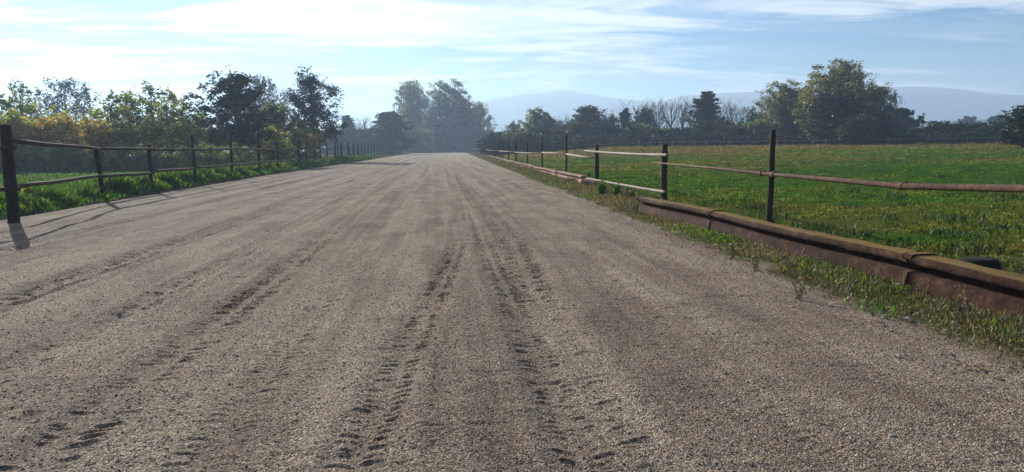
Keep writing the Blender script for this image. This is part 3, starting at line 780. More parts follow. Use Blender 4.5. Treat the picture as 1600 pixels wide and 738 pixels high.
# ------------------------------------------------------------------ small things
def small():
    rr = random.Random(4)
    # short broken pipe end under the post between the pale rails
    q = gpt(922, 293); x, y = q
    g = thing('broken_pipe', (x, y, tz(x, y)), 'short broken pale concrete pipe end lying at the foot of the black post', 'pipe')
    m_ = MB(); a = Vector((-.18, .2, .2)); b = Vector((.16, -.25, .12))
    m_.tube([a, a.lerp(b, .3), a.lerp(b, .7), b], [.12, .13, .13, .125], 12, cap=False, jit=.05, rng=rr)
    m_.tube([b, b+(b-a)*.01, b+(a-b)*.35], [.125, .09, .085], 12, cap=False)
    m_.tube([a, a+(a-b)*.01, a+(b-a)*.35], [.12, .09, .09], 12, cap=False)
    link('pipe_shell', m_.mesh('pipe_shell', M['far_beam'], False), g)
    # black tub
    q = on_line(1527, 418, 5.75, 0.0); x, y = 5.66, on_line(1527, 418, 5.66, 0)[1]
    g = thing('black_tub', (x, y, tz(x, y)-.02), 'black rubber tub lying in the grass behind the mossy beam', 'tub')
    m_ = MB(); n = 20
    prof = [(.0, .245), (.12, .25), (.165, .235), (.18, .2), (.21, .03), (.235, .02), (.235, 0.0)]
    V = []; Fs = []
    for r, z in prof:
        for k in range(n): V.append((r*math.cos(6.283*k/n)*1.15+.001*k, r*math.sin(6.283*k/n), z*1.22))
    for i in range(len(prof)-1):
        for k in range(n):
            k2 = (k+1) % n; Fs.append((i*n+k, i*n+k2, (i+1)*n+k2, (i+1)*n+k))
    m_.add(V, Fs); link('tub_shell', m_.mesh('tub_shell', M['black']), g)
    m_ = MB(); m_.tube([(.235*math.cos(6.283*k/16)*1.15, .235*math.sin(6.283*k/16), .02) for k in range(17)], .016, 6, cap=False); link('tub_rim', m_.mesh('tub_rim', M['black']), g)
    # stones
    def stone(px, py, s, lab, mat='stone', z=None):
        x, y = gpt(px, py); zz = float(road_z(np.array([x]), np.array([y]))[0]) if x < edge_r(y) else tz(x, y)
        bmv = []
        import bmesh
        bm = bmesh.new(); bmesh.ops.create_icosphere(bm, subdivisions=2, radius=1)
        for v in bm.verts:
            k = 1+.35*mnoise.noise(v.co*1.7+Vector((px, py, 0))); v.co = Vector((v.co.x*s*1.3*k, v.co.y*s*k, v.co.z*s*.7*k))
        me = bpy.data.meshes.new('stone'); bm.to_mesh(me); bm.free(); me.materials.append(M[mat])
        o = link('stone', me, loc=(x, y, zz+s*.35)); o.rotation_euler = (0, 0, rr.uniform(0, 6)); tag(o, lab, 'stone')
    stone(1393, 682, .013, 'small white pebble alone on the gravel in the lower right')
    stone(1025, 331, .10, 'pale stone jammed under the far end of the mossy beam', 'stone')
    stone(417, 361, .03, 'whitish stone on the left half of the gravel road')
    stone(1418, 500, .022, 'small white stone in the weeds in front of the beam')
    # fallen leaves
    def leaf(px, py, s, tint, lab):
        x, y = gpt(px, py); zz = float(road_z(np.array([x]), np.array([y]))[0])+.012
        a = rr.uniform(0, 6.28); V = []; k = 12
        for i in range(k):
            r = s*(1 if i % 2 == 0 else .62)*(1.15 if i < 2 else .9)
            V.append((r*math.cos(i*6.283/k), r*.75*math.sin(i*6.283/k), .012*math.sin(i*1.3)+.006*rr.random()))
        V.append((0, 0, .0))
        Fs = [(i, (i+1) % k, k) for i in range(k)]
        Fs.append((0, 0, 0)) if False else None
        V += [(-s*1.6, .002, .004), (-s*1.6, -.002, .004)]
        Fs.append((k, k+1, k+2))
        me = mesh_np('leaf', V, Fs, M['fallen'], False, {'tint': ('FACE', [tint]*len(Fs))})
        o = link('fallen_leaf', me, loc=(x, y, zz)); o.rotation_euler = (rr.uniform(-.2, .2), rr.uniform(-.2, .2), a)
        tag(o, lab, 'leaf', 'dead leaves on the gravel')
    leaf(1528, 578, .030, 1.0, 'salmon orange fallen leaf at the lower right road edge')
    leaf(1378, 553, .022, .85, 'small orange leaf beside a dark one below the weeds')
    leaf(1400, 560, .026, .15, 'dark brown curled leaf on gravel below the weeds')
    leaf(1358, 697, .018, .2, 'brown leaf near the bottom right, left of the white pebble')
    leaf(1228, 694, .016, .3, 'tiny brown leaf at the bottom, second from the right')
    leaf(903, 546, .018, .1, 'lone dark leaf on the middle of the gravel')
    # tall dry weeds in front of the beam
    def weed(px, py, h, lab, n=9, mat='dry', dx=0):
        d = ray(px, py); t = -CAM_H/d[2]; x, y = d[0]*t, d[1]*t
        g = thing('weed', (x, y, tz(x, y)), lab, 'weed', 'weeds along the beam')
        m_ = MB(); lv = []; 
        for i in range(n):
            a = rr.uniform(0, 6.28); l = rr.uniform(.05, .3)*h; hh = h*rr.uniform(.6, 1)
            p0 = Vector((rr.uniform(-.03, .03), rr.uniform(-.03, .03), -.03)); p2 = Vector((math.cos(a)*l, math.sin(a)*l, hh)); p1 = (p0+p2)/2+Vector((0, 0, .1*h))
            m_.tube([p0, p1, p2], [.0035, .003, .0015], 4, cap=False)
            for j in range(9 if n < 20 else 16):
                t_ = rr.uniform(.25, 1.0); lv.append((p0.lerp(p1, t_*2) if t_ < .5 else p1.lerp(p2, t_*2-1)))
        link('stems', m_.mesh('stems', M['dry'] if False else M['pale_pole'], False), g)
        P_ = np.array([list(v) for v in lv]); V, Fc = leaf_quads(P_+R.normal(0, .012+.04*(n > 20), P_.shape), .016+.022*(n > 20), .008+.012*(n > 20))
        link('leaves', mesh_np('leaves', V, Fc, M[mat], False, {'tint': ('FACE', R.random(len(Fc)))}), g)
    weed(1248, 470, .34, 'tall straw coloured weed standing against the beam, rightmost of the dry ones')
    weed(1268, 478, .26, 'short dry weed right beside the tall straw coloured one') if False else None
    weed(1500, 505, .30, 'yellowish seeding weed against the rusty face of the beam at right', 12)
    weed(1180, 425, .26, 'thin pale weed in front of the thin black post')
    weed(940, 309, .42, 'bushy green weed clump at the foot of the black post between the pale rails', 34, 'verge')
    weed(962, 312, .36, 'dark weed clump right of the broken pipe end', 30, 'verge')
    weed(985, 318, .25, 'low weed clump just left of the end of the mossy beam', 24, 'dry')
    weed(1145, 405, .22, 'pale weed left of the thin black post in front of the beam')
    weed(1565, 436, .30, 'dark green leafy weed beside the black tub', 16, 'verge')
    weed(1588, 442, .28, 'dark leafy weed at the right picture edge behind the beam', 16, 'verge')

def leaf_quads(P, l, w):
    n = len(P)
    a = R.normal(0, 1, (n, 3)); a /= np.linalg.norm(a, axis=1)[:, None]
    b = R.normal(0, 1, (n, 3)); b -= a*(a*b).sum(1)[:, None]; b /= np.linalg.norm(b, axis=1)[:, None]
    s = R.uniform(.65, 1.3, n)[:, None]
    a = a*l*s; b = b*w*s
    c = np.cross(a, b); c /= np.maximum(np.linalg.norm(c, axis=1), 1e-9)[:, None]
    V = np.stack([P-a, P-b*1.0+c*w*.25, P+a, P+b+c*w*.25], 1).reshape(-1, 3)
    return V, np.arange(n*4).reshape(-1, 4)
small()
def extra_growth():
    n = 5200                                               # thin straw stems standing out of the right verge
    y = 3.8*np.exp(R.random(n)*math.log(60/3.8)); x = edge_r(y)+R.normal(.75, .35, n)
    k = (x > edge_r(y)-.1) & ((y > 17) | (x < 4.8-.025*y)) & (R.random(n) < vnoise(x*1.5, y, 140)*1.7-.35); x = x[k]; y = y[k]
    h = R.uniform(.05, .20, len(x)); w = .0022*(1+y*.06)
    blades('dry_stems', x, y, terrain(x, y), h, w, M['dry'], 'thin straw coloured dead stems in the right hand verge', 0.8, 0.0, R.uniform(.7, 1, len(x)))
    nt_ = 260; per = 34                                    # darker broad leaved weeds dotted over the paddock
    d = 8*np.exp(R.random(nt_)*math.log(85/8)); a = np.radians(R.uniform(6, 42, nt_)); tx = d*np.sin(a); ty = d*np.cos(a)
    k = tx > FR_A+FR_B*ty+.2; tx = tx[k]; ty = ty[k]; d = d[k]; sz = R.uniform(.06, .22, len(tx))*(1+d*.012)
    x = np.repeat(tx, per)+R.normal(0, 1, len(tx)*per)*np.repeat(sz, per); y = np.repeat(ty, per)+R.normal(0, 1, len(tx)*per)*np.repeat(sz, per)*.6
    h = np.repeat(sz, per)*R.uniform(.4, 1.0, len(x)); w = np.repeat(.010+.03*sz, per)
    blades('field_weeds', x, y, terrain(x, y), h, w, M['field_weed'], 'darker broad leaved weeds dotted over the paddock grass', 0.8, 1.0)
extra_growth()

# ------------------------------------------------------------------ trees
def bez(p0, p1, p2, n):
    return [p0*(1-t)**2+p1*2*t*(1-t)+p2*t*t for t in [i/n for i in range(n+1)]]
def grow(rr, H, t0, prof, ncl, lpc, leaf, clr, trunk_r, up=0.5, flat=0.8, stems=1, shell=0.5, sub=3, bark='bark', lmat='leaf_green', gap=0.0, name='tree', spires=0, skew=0.0):
    """one tree prototype: (trunk mesh, crown mesh); H metres tall, crown radius prof(t)."""
    b = MB(); LV = []; LT = []
    trunks = []
    for s in range(stems):
        a = rr.uniform(0, 6.28); off = (0 if stems == 1 else 0.12*H*rr.random())
        base = Vector((math.cos(a)*off*.25, math.sin(a)*off*.25, -.15))
        tip = Vector((math.cos(a)*off+rr.uniform(-.03, .03)*H+skew*H, math.sin(a)*off+rr.uniform(-.03, .03)*H, H*rr.uniform(.82, .95)))
        mid = (base+tip)/2+Vector((rr.uniform(-.03, .03)*H, rr.uniform(-.03, .03)*H, 0))
        pts = bez(base, mid, tip, 9); trunks.append(pts)
        b.tube(pts, [trunk_r*(1-.92*i/9)*(1.25 if i == 0 else 1)/math.sqrt(stems) for i in range(10)], 8)
    centers = []
    for i in range(ncl):
        t = (i+rr.random())/ncl
        z = t0+(1-t0)*t
        R_ = prof(t)
        a = rr.uniform(0, 6.28); q = (shell+(1-shell)*math.sqrt(rr.random())) if rr.random() < .75 else rr.random()*shell
        lob = 1+.28*mnoise.noise(Vector((math.cos(a)*1.4+H, math.sin(a)*1.4, z*4)))
        c = Vector((math.cos(a)*R_*q*lob*H, math.sin(a)*R_*q*lob*H, z*H))
        tr = trunks[rr.randrange(stems)]
        c += Vector((tr[-1].x, tr[-1].y, 0))*t*.8
        centers.append(c)
        rel = max(.05, (c.z/H-up*(R_*q)*1.6))*rr.uniform(.75, .95)
        k = min(8.99, max(.5, rel*9/.95)); j = int(k); o = tr[j].lerp(tr[j+1], k-j)
        if o.z > c.z: o = tr[max(1, int(c.z/H*7))]
        m1 = o.lerp(c, .5)+Vector((0, 0, (c-o).length*.12))
        bp = bez(o, m1, c, 4); r0 = trunk_r*.34*(1-.6*t)
        b.tube(bp, [r0, r0*.75, r0*.5, r0*.32, r0*.14], 5, cap=False)
        cr = clr*H*rr.uniform(.7, 1.3)
        for s in range(sub):
            v = Vector((rr.gauss(0, 1), rr.gauss(0, 1), rr.gauss(.35, .8))).normalized()*cr*rr.uniform(.7, 1.3)
            st = bp[rr.choice([2, 3, 4])]; e_ = st+v
            b.tube([st, st.lerp(e_, .55)+Vector((0, 0, .03*cr)), e_], [r0*.28, r0*.18, r0*.05], 3, cap=False)
            n = max(3, int(lpc/sub))
            tt = R.random(n)**.6
            P_ = np.array(st)[None]*(1-tt[:, None])+np.array(e_)[None]*tt[:, None] + R.normal(0, cr*.30, (n, 3))*np.array([1, 1, flat])
            LV.append(P_); LT.append(np.clip(R.random(n)*.75+rr.uniform(0, .35)-.05, 0, 1))
    for s in range(spires):
        a = rr.uniform(0, 6.28); q = rr.random()**.6; t = rr.uniform(.35, .95)
        R_ = prof(t); st = Vector((math.cos(a)*R_*q*H, math.sin(a)*R_*q*H, (t0+(1-t0)*t)*H*.85))
        ln = H*rr.uniform(.16, .34); e_ = st+Vector((rr.uniform(-.1, .1)*ln, rr.uniform(-.1, .1)*ln, ln))
        if e_.z > H*1.02: e_.z = H*rr.uniform(.9, 1.02)
        b.tube([Vector((st.x*.4, st.y*.4, st.z*.35)), st, e_], [trunk_r*.3, trunk_r*.2, trunk_r*.05], 4, cap=False)
        n = int(lpc*.8); tt = R.random(n)
        wdt = (.028*H*(1.1-.75*tt))[:, None]
        P_ = np.array(st)[None]*(1-tt[:, None])+np.array(e_)[None]*tt[:, None]+R.normal(0, 1, (n, 3))*wdt
        LV.append(P_); LT.append(np.clip(R.random(n)*.8+rr.uniform(0, .3), 0, 1))
    P_ = np.concatenate(LV); T = np.concatenate(LT)
    if gap > 0:
        g = vnoise(P_[:, 0]*3.0/(H*.2)+P_[:, 2]*1.7/(H*.2), P_[:, 1]*3.0/(H*.2)+P_[:, 2]*2.3/(H*.2), 7)
        k = g > gap; P_ = P_[k]; T = T[k]
    P_[:, 2] = np.maximum(P_[:, 2], .03)
    V, Fc = leaf_quads(P_, leaf, leaf*.55)
    crown = mesh_np('crown', V, Fc, M[lmat], False, {'tint': ('FACE', T)})
    trunk = b.mesh('trunk', M[bark])
    w = np.percentile(np.abs(P_[:, 0]-np.median(P_[:, 0])), 97)*2
    return dict(name=name, trunk=trunk, crown=crown, H=H, W=w)
def bare(rr, H, spread, n, name='bare_tree', mat='twig', haze_leaves=200):
    b = MB(); c = MB()
    tip = Vector((rr.uniform(-.05, .05)*H, 0, H*.9))
    pts = bez(Vector((0, 0, -.15)), tip*.5+Vector((rr.uniform(-.05, .05)*H, 0, 0)), tip, 8)
    b.tube(pts, [.018*H*(1-.9*i/8) for i in range(9)], 6)
    E = []
    for i in range(n):
        t = rr.uniform(.12, .85); k = t*8; j = int(k); o = pts[j].lerp(pts[j+1], k-j)
        a = rr.uniform(0, 6.28); ln = H*(1-t)*rr.uniform(.55, 1.05)+H*.06
        v = Vector((math.cos(a)*spread, math.sin(a)*spread, rr.uniform(.8, 1.3))).normalized()*ln
        e_ = o+v; m1 = o+v*.5+Vector((v.x, v.y, 0))*.22
        bp = bez(o, m1, e_, 4); b.tube(bp, [.006*H, .005*H, .0035*H, .0022*H, .001*H], 4, cap=False)
        for s in range(6):
            st = bp[rr.randrange(1, 5)]; w_ = Vector((rr.gauss(0, .5), rr.gauss(0, .5), rr.uniform(.5, 1.2)))*ln*.28
            c.tube([st, st+w_*.55+Vector((w_.x, w_.y, 0))*.1, st+w_], [.0024*H, .0017*H, .0007*H], 3, cap=False); E.append(st+w_)
    P_ = np.array([list(e) for e in E]); P_ = np.repeat(P_, 2, 0)+R.normal(0, .02*H, (len(P_)*2, 3))
    W = np.percentile(np.abs(P_[:, 0]), 96)*2
    return dict(name=name, trunk=b.mesh('trunk', M['twig']), crown=c.mesh('crown', M['twig']), H=H, W=W)

def ell(R_, p=.5, skew=.5):
    return lambda t: R_*max(.05, math.sin(math.pi*min(1, max(0, t*.9+.06))**skew)**p)
rr = random.Random(77)
K = {}
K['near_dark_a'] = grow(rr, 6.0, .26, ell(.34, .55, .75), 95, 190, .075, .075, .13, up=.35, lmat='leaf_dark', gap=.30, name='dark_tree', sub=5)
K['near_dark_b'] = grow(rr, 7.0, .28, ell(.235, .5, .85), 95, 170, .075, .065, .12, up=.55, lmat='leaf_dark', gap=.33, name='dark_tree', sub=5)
K['sap_a'] = grow(rr, 4.2, .08, ell(.20, .5, .8), 26, 60, .075, .065, .05, up=.8, lmat='leaf_green', spires=20, name='sapling', stems=3, gap=.38)
K['sap_b'] = grow(rr, 4.0, .08, ell(.24, .5, .7), 27, 60, .075, .07, .05, up=.8, lmat='leaf_lime', spires=22, name='sapling', stems=3, gap=.40)
K['yel_a'] = grow(rr, 3.0, .04, ell(.36, .5, .75), 52, 110, .06, .10, .04, up=.6, lmat='leaf_yellow', spires=5, name='yellow_shrub', stems=4, gap=.2)
K['yel_b'] = grow(rr, 2.6, .04, ell(.42, .5, .75), 48, 110, .06, .11, .04, up=.6, lmat='leaf_lime', spires=5, name='green_shrub', stems=4, gap=.12)
K['under'] = grow(rr, 1.3, .02, ell(.8, .5, .8), 46, 60, .06, .16, .03, up=.3, lmat='leaf_green', name='dark_undergrowth_bush', stems=3, gap=.15)
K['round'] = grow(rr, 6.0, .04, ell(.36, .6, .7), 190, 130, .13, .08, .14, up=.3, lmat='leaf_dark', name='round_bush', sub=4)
K['poplar_a'] = grow(rr, 19.0, .10, ell(.22, .5, .75), 170, 150, .20, .055, .30, up=.9, lmat='leaf_poplar', spires=42, name='poplar', stems=2, gap=.37, bark='grey_bark')
K['poplar_b'] = grow(rr, 18.0, .10, ell(.27, .5, .75), 190, 150, .20, .055, .30, up=.8, lmat='leaf_poplar', spires=34, name='poplar', stems=3, gap=.42, bark='grey_bark')
K['broad_a'] = grow(rr, 12.0, .12, ell(.38, .45, .8), 150, 90, .24, .07, .25, up=.5, lmat='leaf_green', gap=.28, name='broadleaf_tree', sub=4)
K['broad_b'] = grow(rr, 12.0, .10, ell(.34, .45, .7), 150, 90, .24, .07, .25, up=.6, lmat='leaf_dark', gap=.22, name='broadleaf_tree', sub=4, spires=8)
K['broad_c'] = grow(rr, 12.0, .10, ell(.36, .5, .75), 130, 80, .24, .07, .25, up=.6, lmat='leaf_olive', gap=.30, name='broadleaf_tree', sub=4, spires=10)
K['airy'] = grow(rr, 11.0, .22, ell(.38, .55, .75), 90, 60, .16, .07, .2, up=.7, lmat='leaf_olive', gap=.30, name='airy_tree', sub=4, spires=14)
K['bush_a'] = grow(rr, 4.0, .02, ell(.62, .42, .8), 90, 75, .20, .12, .1, up=.3, lmat='leaf_dark', name='hedge_bush', stems=3)
K['bush_b'] = grow(rr, 4.0, .02, ell(.60, .42, .8), 90, 75, .20, .12, .1, up=.3, lmat='leaf_olive', name='hedge_bush', stems=3, spires=5)
K['bush_c'] = grow(rr, 4.0, .02, ell(.60, .42, .8), 90, 75, .20, .12, .1, up=.3, lmat='leaf_green', name='hedge_bush', stems=3)
K['bush_d'] = grow(rr, 4.0, .02, ell(.58, .42, .8), 80, 75, .20, .12, .1, up=.3, lmat='leaf_brown', name='hedge_bush', stems=3, spires=8)
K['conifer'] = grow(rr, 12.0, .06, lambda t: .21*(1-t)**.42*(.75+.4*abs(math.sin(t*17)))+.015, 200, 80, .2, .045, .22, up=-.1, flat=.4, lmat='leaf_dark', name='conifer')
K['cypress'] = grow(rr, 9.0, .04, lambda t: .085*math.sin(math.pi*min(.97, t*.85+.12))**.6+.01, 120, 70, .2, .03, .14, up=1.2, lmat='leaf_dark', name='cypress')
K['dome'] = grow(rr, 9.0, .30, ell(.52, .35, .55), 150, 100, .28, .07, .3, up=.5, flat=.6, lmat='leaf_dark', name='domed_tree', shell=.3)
K['bare_a'] = bare(rr, 9.0, .42, 30)
K['bare_b'] = bare(rr, 9.0, .32, 26)
K['bare_c'] = bare(rr, 9.0, .55, 34)
used = set()
def fY(px, off):
    return FL_A/((px-690)/F_PX*1.0 - FL_B)*1.0 + off
def plant(kind, px, ytop, Y, wpx=None, label='', cat='tree', group=None, rz=None, ext=0.0):
    """stand one tree on the ground in the direction the photo shows it, Y metres out."""
    p = at_y(px, ytop, Y); x, y = p[0], p[1]; g = tz(x, y)
    k = K[kind]; H = p[2]-g+ext
    o = thing(k['name'], (x, y, g-.03), label, cat, group)
    sz = H/k['H']; sw = sz if wpx is None else (wpx*Y/F_PX)/k['W']
    o.scale = (sw, sw, sz); o.rotation_euler = (0, 0, rr.uniform(0, 6.28) if rz is None else rz)
    t = bpy.data.objects.new('trunk', k['trunk']); t.parent = o; col.objects.link(t)
    c = bpy.data.objects.new('crown', k['crown']); c.parent = o; col.objects.link(c)
    return o
# -- left side, beyond the fence
plant('near_dark_a', 362, 116, 76, 122, 'dark broad tree behind the left fence, wider of the two near dark trees')
plant('near_dark_b', 488, 115, 96, 80, 'slender dark tree by the left fence with gaps of sky in its crown')
plant('airy', 102, 124, 150, 84, 'bluish tree rising alone behind the yellow shrubs at far left')
plant('airy', 404, 119, 170, 62, 'pale hazy tree top showing just right of the broad dark tree')
plant('bare_c', 438, 134, 175, 34, 'hazy nearly bare tree between the two near dark trees')
plant('broad_a', 430, 166, 92, 70, 'mid green tree filling the gap between the two near dark trees')
plant('yel_b', 470, 200, 92, 60, 'low green shrub at the foot of the slender dark tree', 'shrub')
plant('yel_b', 425, 200, 82, 60, 'yellow green shrub between the two dark trees behind the left fence', 'shrub')
plant('yel_a', 488, 210, 88, 16, 'tiny bright yellow bush seen under the slender dark tree', 'shrub')
plant('round', 606, 177, 225, 54, 'dense dark round bush at the far left fence, left of the poplars', 'bush')
for px, yt, Y, w, kd, lb in [(12, 150, 34, 46, 'sap_a', 'green sapling at the left picture edge behind the big post'),
    (27, 126, 33, 26, 'sap_a', 'tallest leafy sapling spire at far left of the row'),
    (56, 158, 35, 46, 'sap_b', 'short green sapling between the spire and the hazy tree'),
    (140, 166, 33, 52, 'sap_b', 'pale green sapling below and right of the hazy blue tree'),
    (178, 144, 31, 46, 'sap_a', 'thin green sapling left of the middle of the sapling row'),
    (200, 138, 33, 40, 'sap_b', 'light green sapling with open top, in the middle of the row'),
    (231, 130, 32, 36, 'sap_a', 'tall pointed sapling, highest in the middle of the row'),
    (262, 136, 34, 44, 'sap_b', 'bushy light green sapling just right of the tall pointed one'),
    (285, 156, 35, 50, 'sap_a', 'green sapling leaning toward the broad dark tree'),
    (304, 172, 37, 50, 'sap_b', 'low sapling touching the left side of the broad dark tree')]:
    plant(kd, px, yt, max(74, fY(px, 18))+(Y-33)*1.5, w*1.35, lb, 'sapling', 'saplings behind the left fence')
for px, yt, Y, w, kd, lb in [(18, 178, 27, 80, 'yel_b', 'green shrub beside the big post at the left picture edge'),
    (62, 184, 28, 80, 'yel_a', 'orange tinged shrub under the hazy blue tree at left'),
    (112, 182, 29, 84, 'yel_a', 'golden yellow shrub, brightest of the row behind the fence'),
    (152, 190, 28, 76, 'yel_a', 'golden shrub above the second fence post'),
    (196, 192, 29, 76, 'yel_b', 'yellow green shrub between second and third fence post'),
    (240, 190, 30, 76, 'yel_b', 'mid green shrub above the third fence post'),
    (285, 192, 32, 76, 'yel_b', 'green shrub by the tall fourth fence post'),
    (330, 205, 37, 76, 'yel_b', 'shaded green shrub under the broad dark tree'),
    (388, 203, 43, 56, 'yel_b', 'yellowish shrub right of the broad dark tree trunk')]:
    plant(kd, px, yt, max(66, fY(px, 12))+(Y-28), w*1.15, lb, 'shrub', 'shrubs behind the left fence')
for i in range(16):
    px = -10+i*26; Y = max(61, fY(px, 8))+(i % 3)*1.6
    plant('under', px, 229+rr.uniform(-5, 4), Y, 50, 'low shaded undergrowth bush behind the fence below the shrubs', 'bush', 'undergrowth behind the left fence')
# -- centre
plant('poplar_a', 640, 128, 330, 50, 'left of the two tall hazy poplars at the end of the road', 'poplar')
plant('poplar_b', 697, 127, 322, 66, 'right and bushier of the two tall hazy poplars at the road end', 'poplar')
plant('poplar_b', 745, 160, 325, 42, 'shorter hazy poplar at the right end of the road end clump', 'poplar')
plant('broad_b', 724, 160, 318, 28, 'dark tree tucked between the tall poplar and the shorter one')
plant('broad_a', 668, 182, 312, 32, 'rounded green tree in front of the tall poplars')
plant('round', 690, 196, 306, 56, 'dark rounded bush at the foot of the tall poplars', 'bush')
plant('conifer', 541, 182, 250, 26, 'small bluish conifer between the slender dark tree and the round bush', 'conifer')
plant('bare_c', 568, 180, 260, 34, 'hazy bare twiggy tree just left of the dark round bush')
plant('bare_a', 556, 188, 262, 26, 'second hazy bare tree left of the dark round bush')
for px, yt, kd, lb in [(515, 200, 'bush_b', 'hazy olive bush right of the slender dark tree'), (540, 204, 'bush_b', 'hazy olive bush below the small conifer'), (566, 204, 'bush_d', 'brownish bush below the hazy bare trees'),
                       (642, 204, 'bush_d', 'brownish bush right of the dark round bush'), (662, 206, 'bush_c', 'green bush under the gap between the poplars'), (722, 204, 'bush_a', 'dark bush under the right poplar'),
                       (748, 206, 'bush_a', 'dark bush under the shorter poplar'), (765, 212, 'bush_a', 'last dark bush right of the poplars before the sky gap')]:
    plant(kd, px, yt, 300 if px > 630 else 235, 40, lb, 'bush', 'bushes at the end of the road')
# -- right tree line
RL = [('bare_b', 789, 200, 200, 24, 'thin bare tree at the left end of the far tree line'), ('broad_c', 803, 192, 195, 26, 'small dark tree at the left end of the tree line'),
      ('broad_a', 836, 172, 180, 40, 'pale green rounded tree, first tall one of the tree line'), ('broad_c', 862, 184, 180, 36, 'olive tree right of the pale green rounded one'),
      ('bare_a', 888, 180, 185, 26, 'bare tree left of the domed dark tree'), ('broad_b', 918, 168, 175, 46, 'domed dark tree in the left half of the tree line'),
      ('bare_c', 945, 172, 185, 34, 'bare tree right of the domed dark tree'), ('broad_c', 955, 182, 172, 34, 'olive tree just left of the narrow cypress'),
      ('cypress', 978, 170, 165, 14, 'narrow dark cypress in the tree line'), ('broad_b', 1007, 172, 172, 34, 'dark tree right of the narrow cypress'),
      ('bare_a', 995, 160, 185, 36, 'bare tree behind the dark tree right of the cypress'), ('bare_b', 1013, 158, 182, 30, 'thin bare tree, second right of the cypress'),
      ('bare_c', 1030, 158, 180, 40, 'wide bare tree, third right of the cypress'), ('bare_a', 1050, 156, 182, 36, 'tallest bare tree between cypress and dark conifer'),
      ('bare_b', 1066, 157, 180, 30, 'thin bare tree, second left of the dark conifer'), ('bare_c', 1078, 160, 178, 34, 'bare tree touching the dark conifer on its left'),
      ('conifer', 1103, 145, 160, 40, 'tall very dark conifer standing above the bare trees'), ('bare_a', 1128, 160, 172, 30, 'bare tree touching the dark conifer on its right'),
      ('bare_b', 1144, 160, 170, 28, 'bare tree, second right of the dark conifer'), ('bare_c', 1158, 164, 168, 28, 'low bare tree, third right of the dark conifer'),
      ('airy', 1175, 167, 165, 28, 'thin leafy tree left of the poplar pair'), ('broad_b', 1190, 178, 150, 34, 'dark tree at the left foot of the poplar pair'),
      ('poplar_b', 1222, 128, 140, 58, 'rounded green poplar left of the big tree'), ('poplar_a', 1252, 138, 138, 36, 'slim green tree wedged between the poplar and the big tree'),
      ('poplar_b', 1312, 96, 125, 96, 'biggest tree of the picture, tall and rounded, right of centre'), ('broad_b', 1305, 150, 120, 70, 'dark tree in front of the biggest tree'),
      ('poplar_a', 1358, 134, 128, 46, 'green tree on the right flank of the biggest tree'), ('airy', 1385, 138, 122, 40, 'dark spiky tree at the right end of the big clump'),
      ('broad_c', 1340, 180, 112, 46, 'olive shrubby tree low in front of the big clump'), ('dome', 1408, 172, 150, 48, 'dark domed tree just right of the big clump'),
      ('dome', 1512, 184, 330, 28, 'faint hazy domed tree far off at right'), ('dome', 1563, 182, 270, 42, 'domed tree near the right picture edge on the horizon'),
      ('broad_b', 1606, 168, 75, 60, 'dark leafy tree cut by the right picture edge')]
for kd, px, yt, Y, w, lb in RL:
    plant(kd, px, yt, Y, w*1.12, lb, {'conifer': 'conifer', 'cypress': 'cypress'}.get(kd, 'tree'), 'trees of the far tree line')
def seg_label(px, kd):
    tone = {'bush_a': 'dark', 'bush_b': 'olive', 'bush_c': 'green', 'bush_d': 'brownish'}[kd]
    for lim, wh in ((880, 'left of the domed dark tree'), (985, 'between the domed dark tree and the cypress'), (1095, 'below the bare trees'), (1185, 'right of the dark conifer'),
                    (1260, 'below the rounded green poplar'), (1400, 'below the biggest tree'), (1500, 'right of the big clump'), (1700, 'near the right picture edge')):
        if px < lim: return f'{tone} hedge bush at foot of tree line {wh}'
px = 782.0
kinds = ['bush_a', 'bush_b', 'bush_a', 'bush_c', 'bush_a', 'bush_d', 'bush_a', 'bush_b']
i = 0
while px < 1625:
    Y = (160-(px-780)*.045)+rr.uniform(-6, 6)
    top = (204 if px < 860 else 196 if px < 1180 else 193 if px < 1400 else 196)+rr.uniform(-6, 7)
    kd = rr.choice(kinds) if px < 1400 else rr.choice(['bush_a', 'bush_a', 'bush_c'])
    plant(kd, px, top, Y, rr.uniform(36, 50), seg_label(px, kd), 'bush', 'hedge along the foot of the far tree line')
    px += rr.uniform(13, 19); i += 1
# low front bushes that close the hedge to the ground
px = 775.0
while px < 1630:
    Y = (150-(px-780)*.04)+rr.uniform(-3, 3); kd = rr.choice(['bush_a', 'bush_a', 'bush_b', 'bush_d'])
    plant(kd, px, 214+rr.uniform(-4, 3)-(px-780)*.006, Y, rr.uniform(34, 46), seg_label(px, kd).replace('hedge bush at foot of tree line', 'low front bush of the far hedge'), 'bush', 'low bushes in front of the far hedge')
    px += rr.uniform(15, 21)
# bushes and trees beyond the view's edges, so the place goes on a step to the side
for kd, px, yt, Y, w in [('sap_a', -40, 150, 74, 60), ('yel_b', -50, 182, 66, 90), ('under', -40, 232, 62, 60), ('broad_b', 1680, 175, 90, 90)]:
    plant(kd, px, yt, Y, w, {'sap_a': 'green sapling just beyond the left picture edge', 'yel_b': 'green shrub just beyond the left picture edge', 'under': 'shaded bush just beyond the left picture edge', 'broad_b': 'dark tree just beyond the right picture edge'}[kd], 'tree')

# leaning mast on the horizon at right
def mast():
    p = at_y(1443, 178, 200); g = tz(p[0], p[1])
    m_ = MB(); m_.tube([(-.3, 0, 0), (0, 0, p[2]-g)], [.35, .28], 8); m_.tube([(.0, 0, p[2]-g), (.02, 0, p[2]-g+.25)], [.36, .36], 8)
    o = link('mast', m_.mesh('mast', M['pale_pole']), loc=(p[0], p[1], g)); tag(o, 'short grey leaning mast rising over the hedge at right', 'mast')
mast()

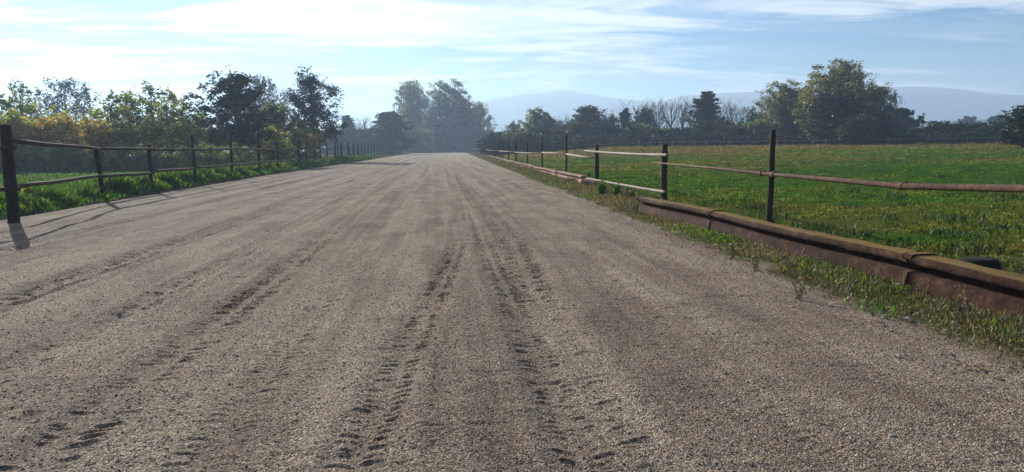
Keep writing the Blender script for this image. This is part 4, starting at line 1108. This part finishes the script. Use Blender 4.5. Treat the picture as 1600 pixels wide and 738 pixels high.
# ------------------------------------------------------------------ hills
def hills():
    def ridge(name, prof, Y, depth, seed, back=1.0):
        # prof: list (px, py) silhouette; built as a rounded ridge with real depth
        xs = np.linspace(prof[0][0], prof[-1][0], 180); pys = np.interp(xs, [p[0] for p in prof], [p[1] for p in prof])
        T = np.array([at_y(a, b, Y) for a, b in zip(xs, pys)])
        rows = np.linspace(-1, 1, 25)
        V = []
        for r in rows:
            k = math.cos(r*math.pi/2)**1.2 if abs(r) < 1 else 0
            yy = Y+r*depth
            nz = fbm(T[:, 0]*.006, np.full(len(T), yy*.006), seed, 4)
            z = -1+(T[:, 2]+1)*k*(1+.35*nz*(1-k)) + nz*6*k*(1-k)
            V.append(np.stack([T[:, 0]*(yy/Y) if False else T[:, 0], np.full(len(T), yy), z], -1))
        V = np.concatenate(V); nc = len(xs)
        i = np.arange(24)[:, None]*nc+np.arange(nc-1)[None]
        Fc = np.stack([i, i+1, i+nc+1, i+nc], -1).reshape(-1, 4)
        tag(link(name, mesh_np(name, V, Fc, M['hill'], True)), kind='structure')
    ridge('hills', [(560, 226), (640, 205), (700, 175), (740, 160), (790, 152), (820, 147), (845, 146), (868, 143), (885, 141), (905, 146), (930, 150), (960, 154), (1000, 158), (1060, 168), (1120, 180), (1200, 205)], 2700, 460, 3)
    ridge('hills', [(900, 215), (1000, 170), (1060, 151), (1120, 146), (1200, 143), (1300, 141), (1360, 139), (1410, 136), (1440, 136), (1480, 139), (1530, 147), (1580, 149), (1640, 151), (1800, 150), (2000, 170)], 2450, 430, 8)
    ridge('hills', [(1350, 214), (1420, 196), (1480, 189), (1540, 187), (1600, 189), (1700, 186), (1850, 205)], 800, 80, 12)
hills()

# ------------------------------------------------------------------ haze
def haze():
    b = MB(); zt = 222.0
    b.box((0, 1500, (zt-3)/2), (4200, 2100, (zt+3)/2))
    mt = bpy.data.materials.new('haze_air'); mt.use_nodes = True; nt = mt.node_tree; nt.nodes.clear()
    out = N(nt, 'ShaderNodeOutputMaterial')
    pv = N(nt, 'ShaderNodeVolumePrincipled'); pv.inputs['Color'].default_value = (0.58, 0.78, 1.0, 1)
    pv.inputs['Density'].default_value = 0.00055; pv.inputs['Anisotropy'].default_value = 0.38
    L(nt, pv.outputs[0], out.inputs['Volume'])
    o = link('haze', b.mesh('haze', mt, False)); tag(o, 'thin bluish morning haze over the fields', 'haze', kind='stuff')
haze()
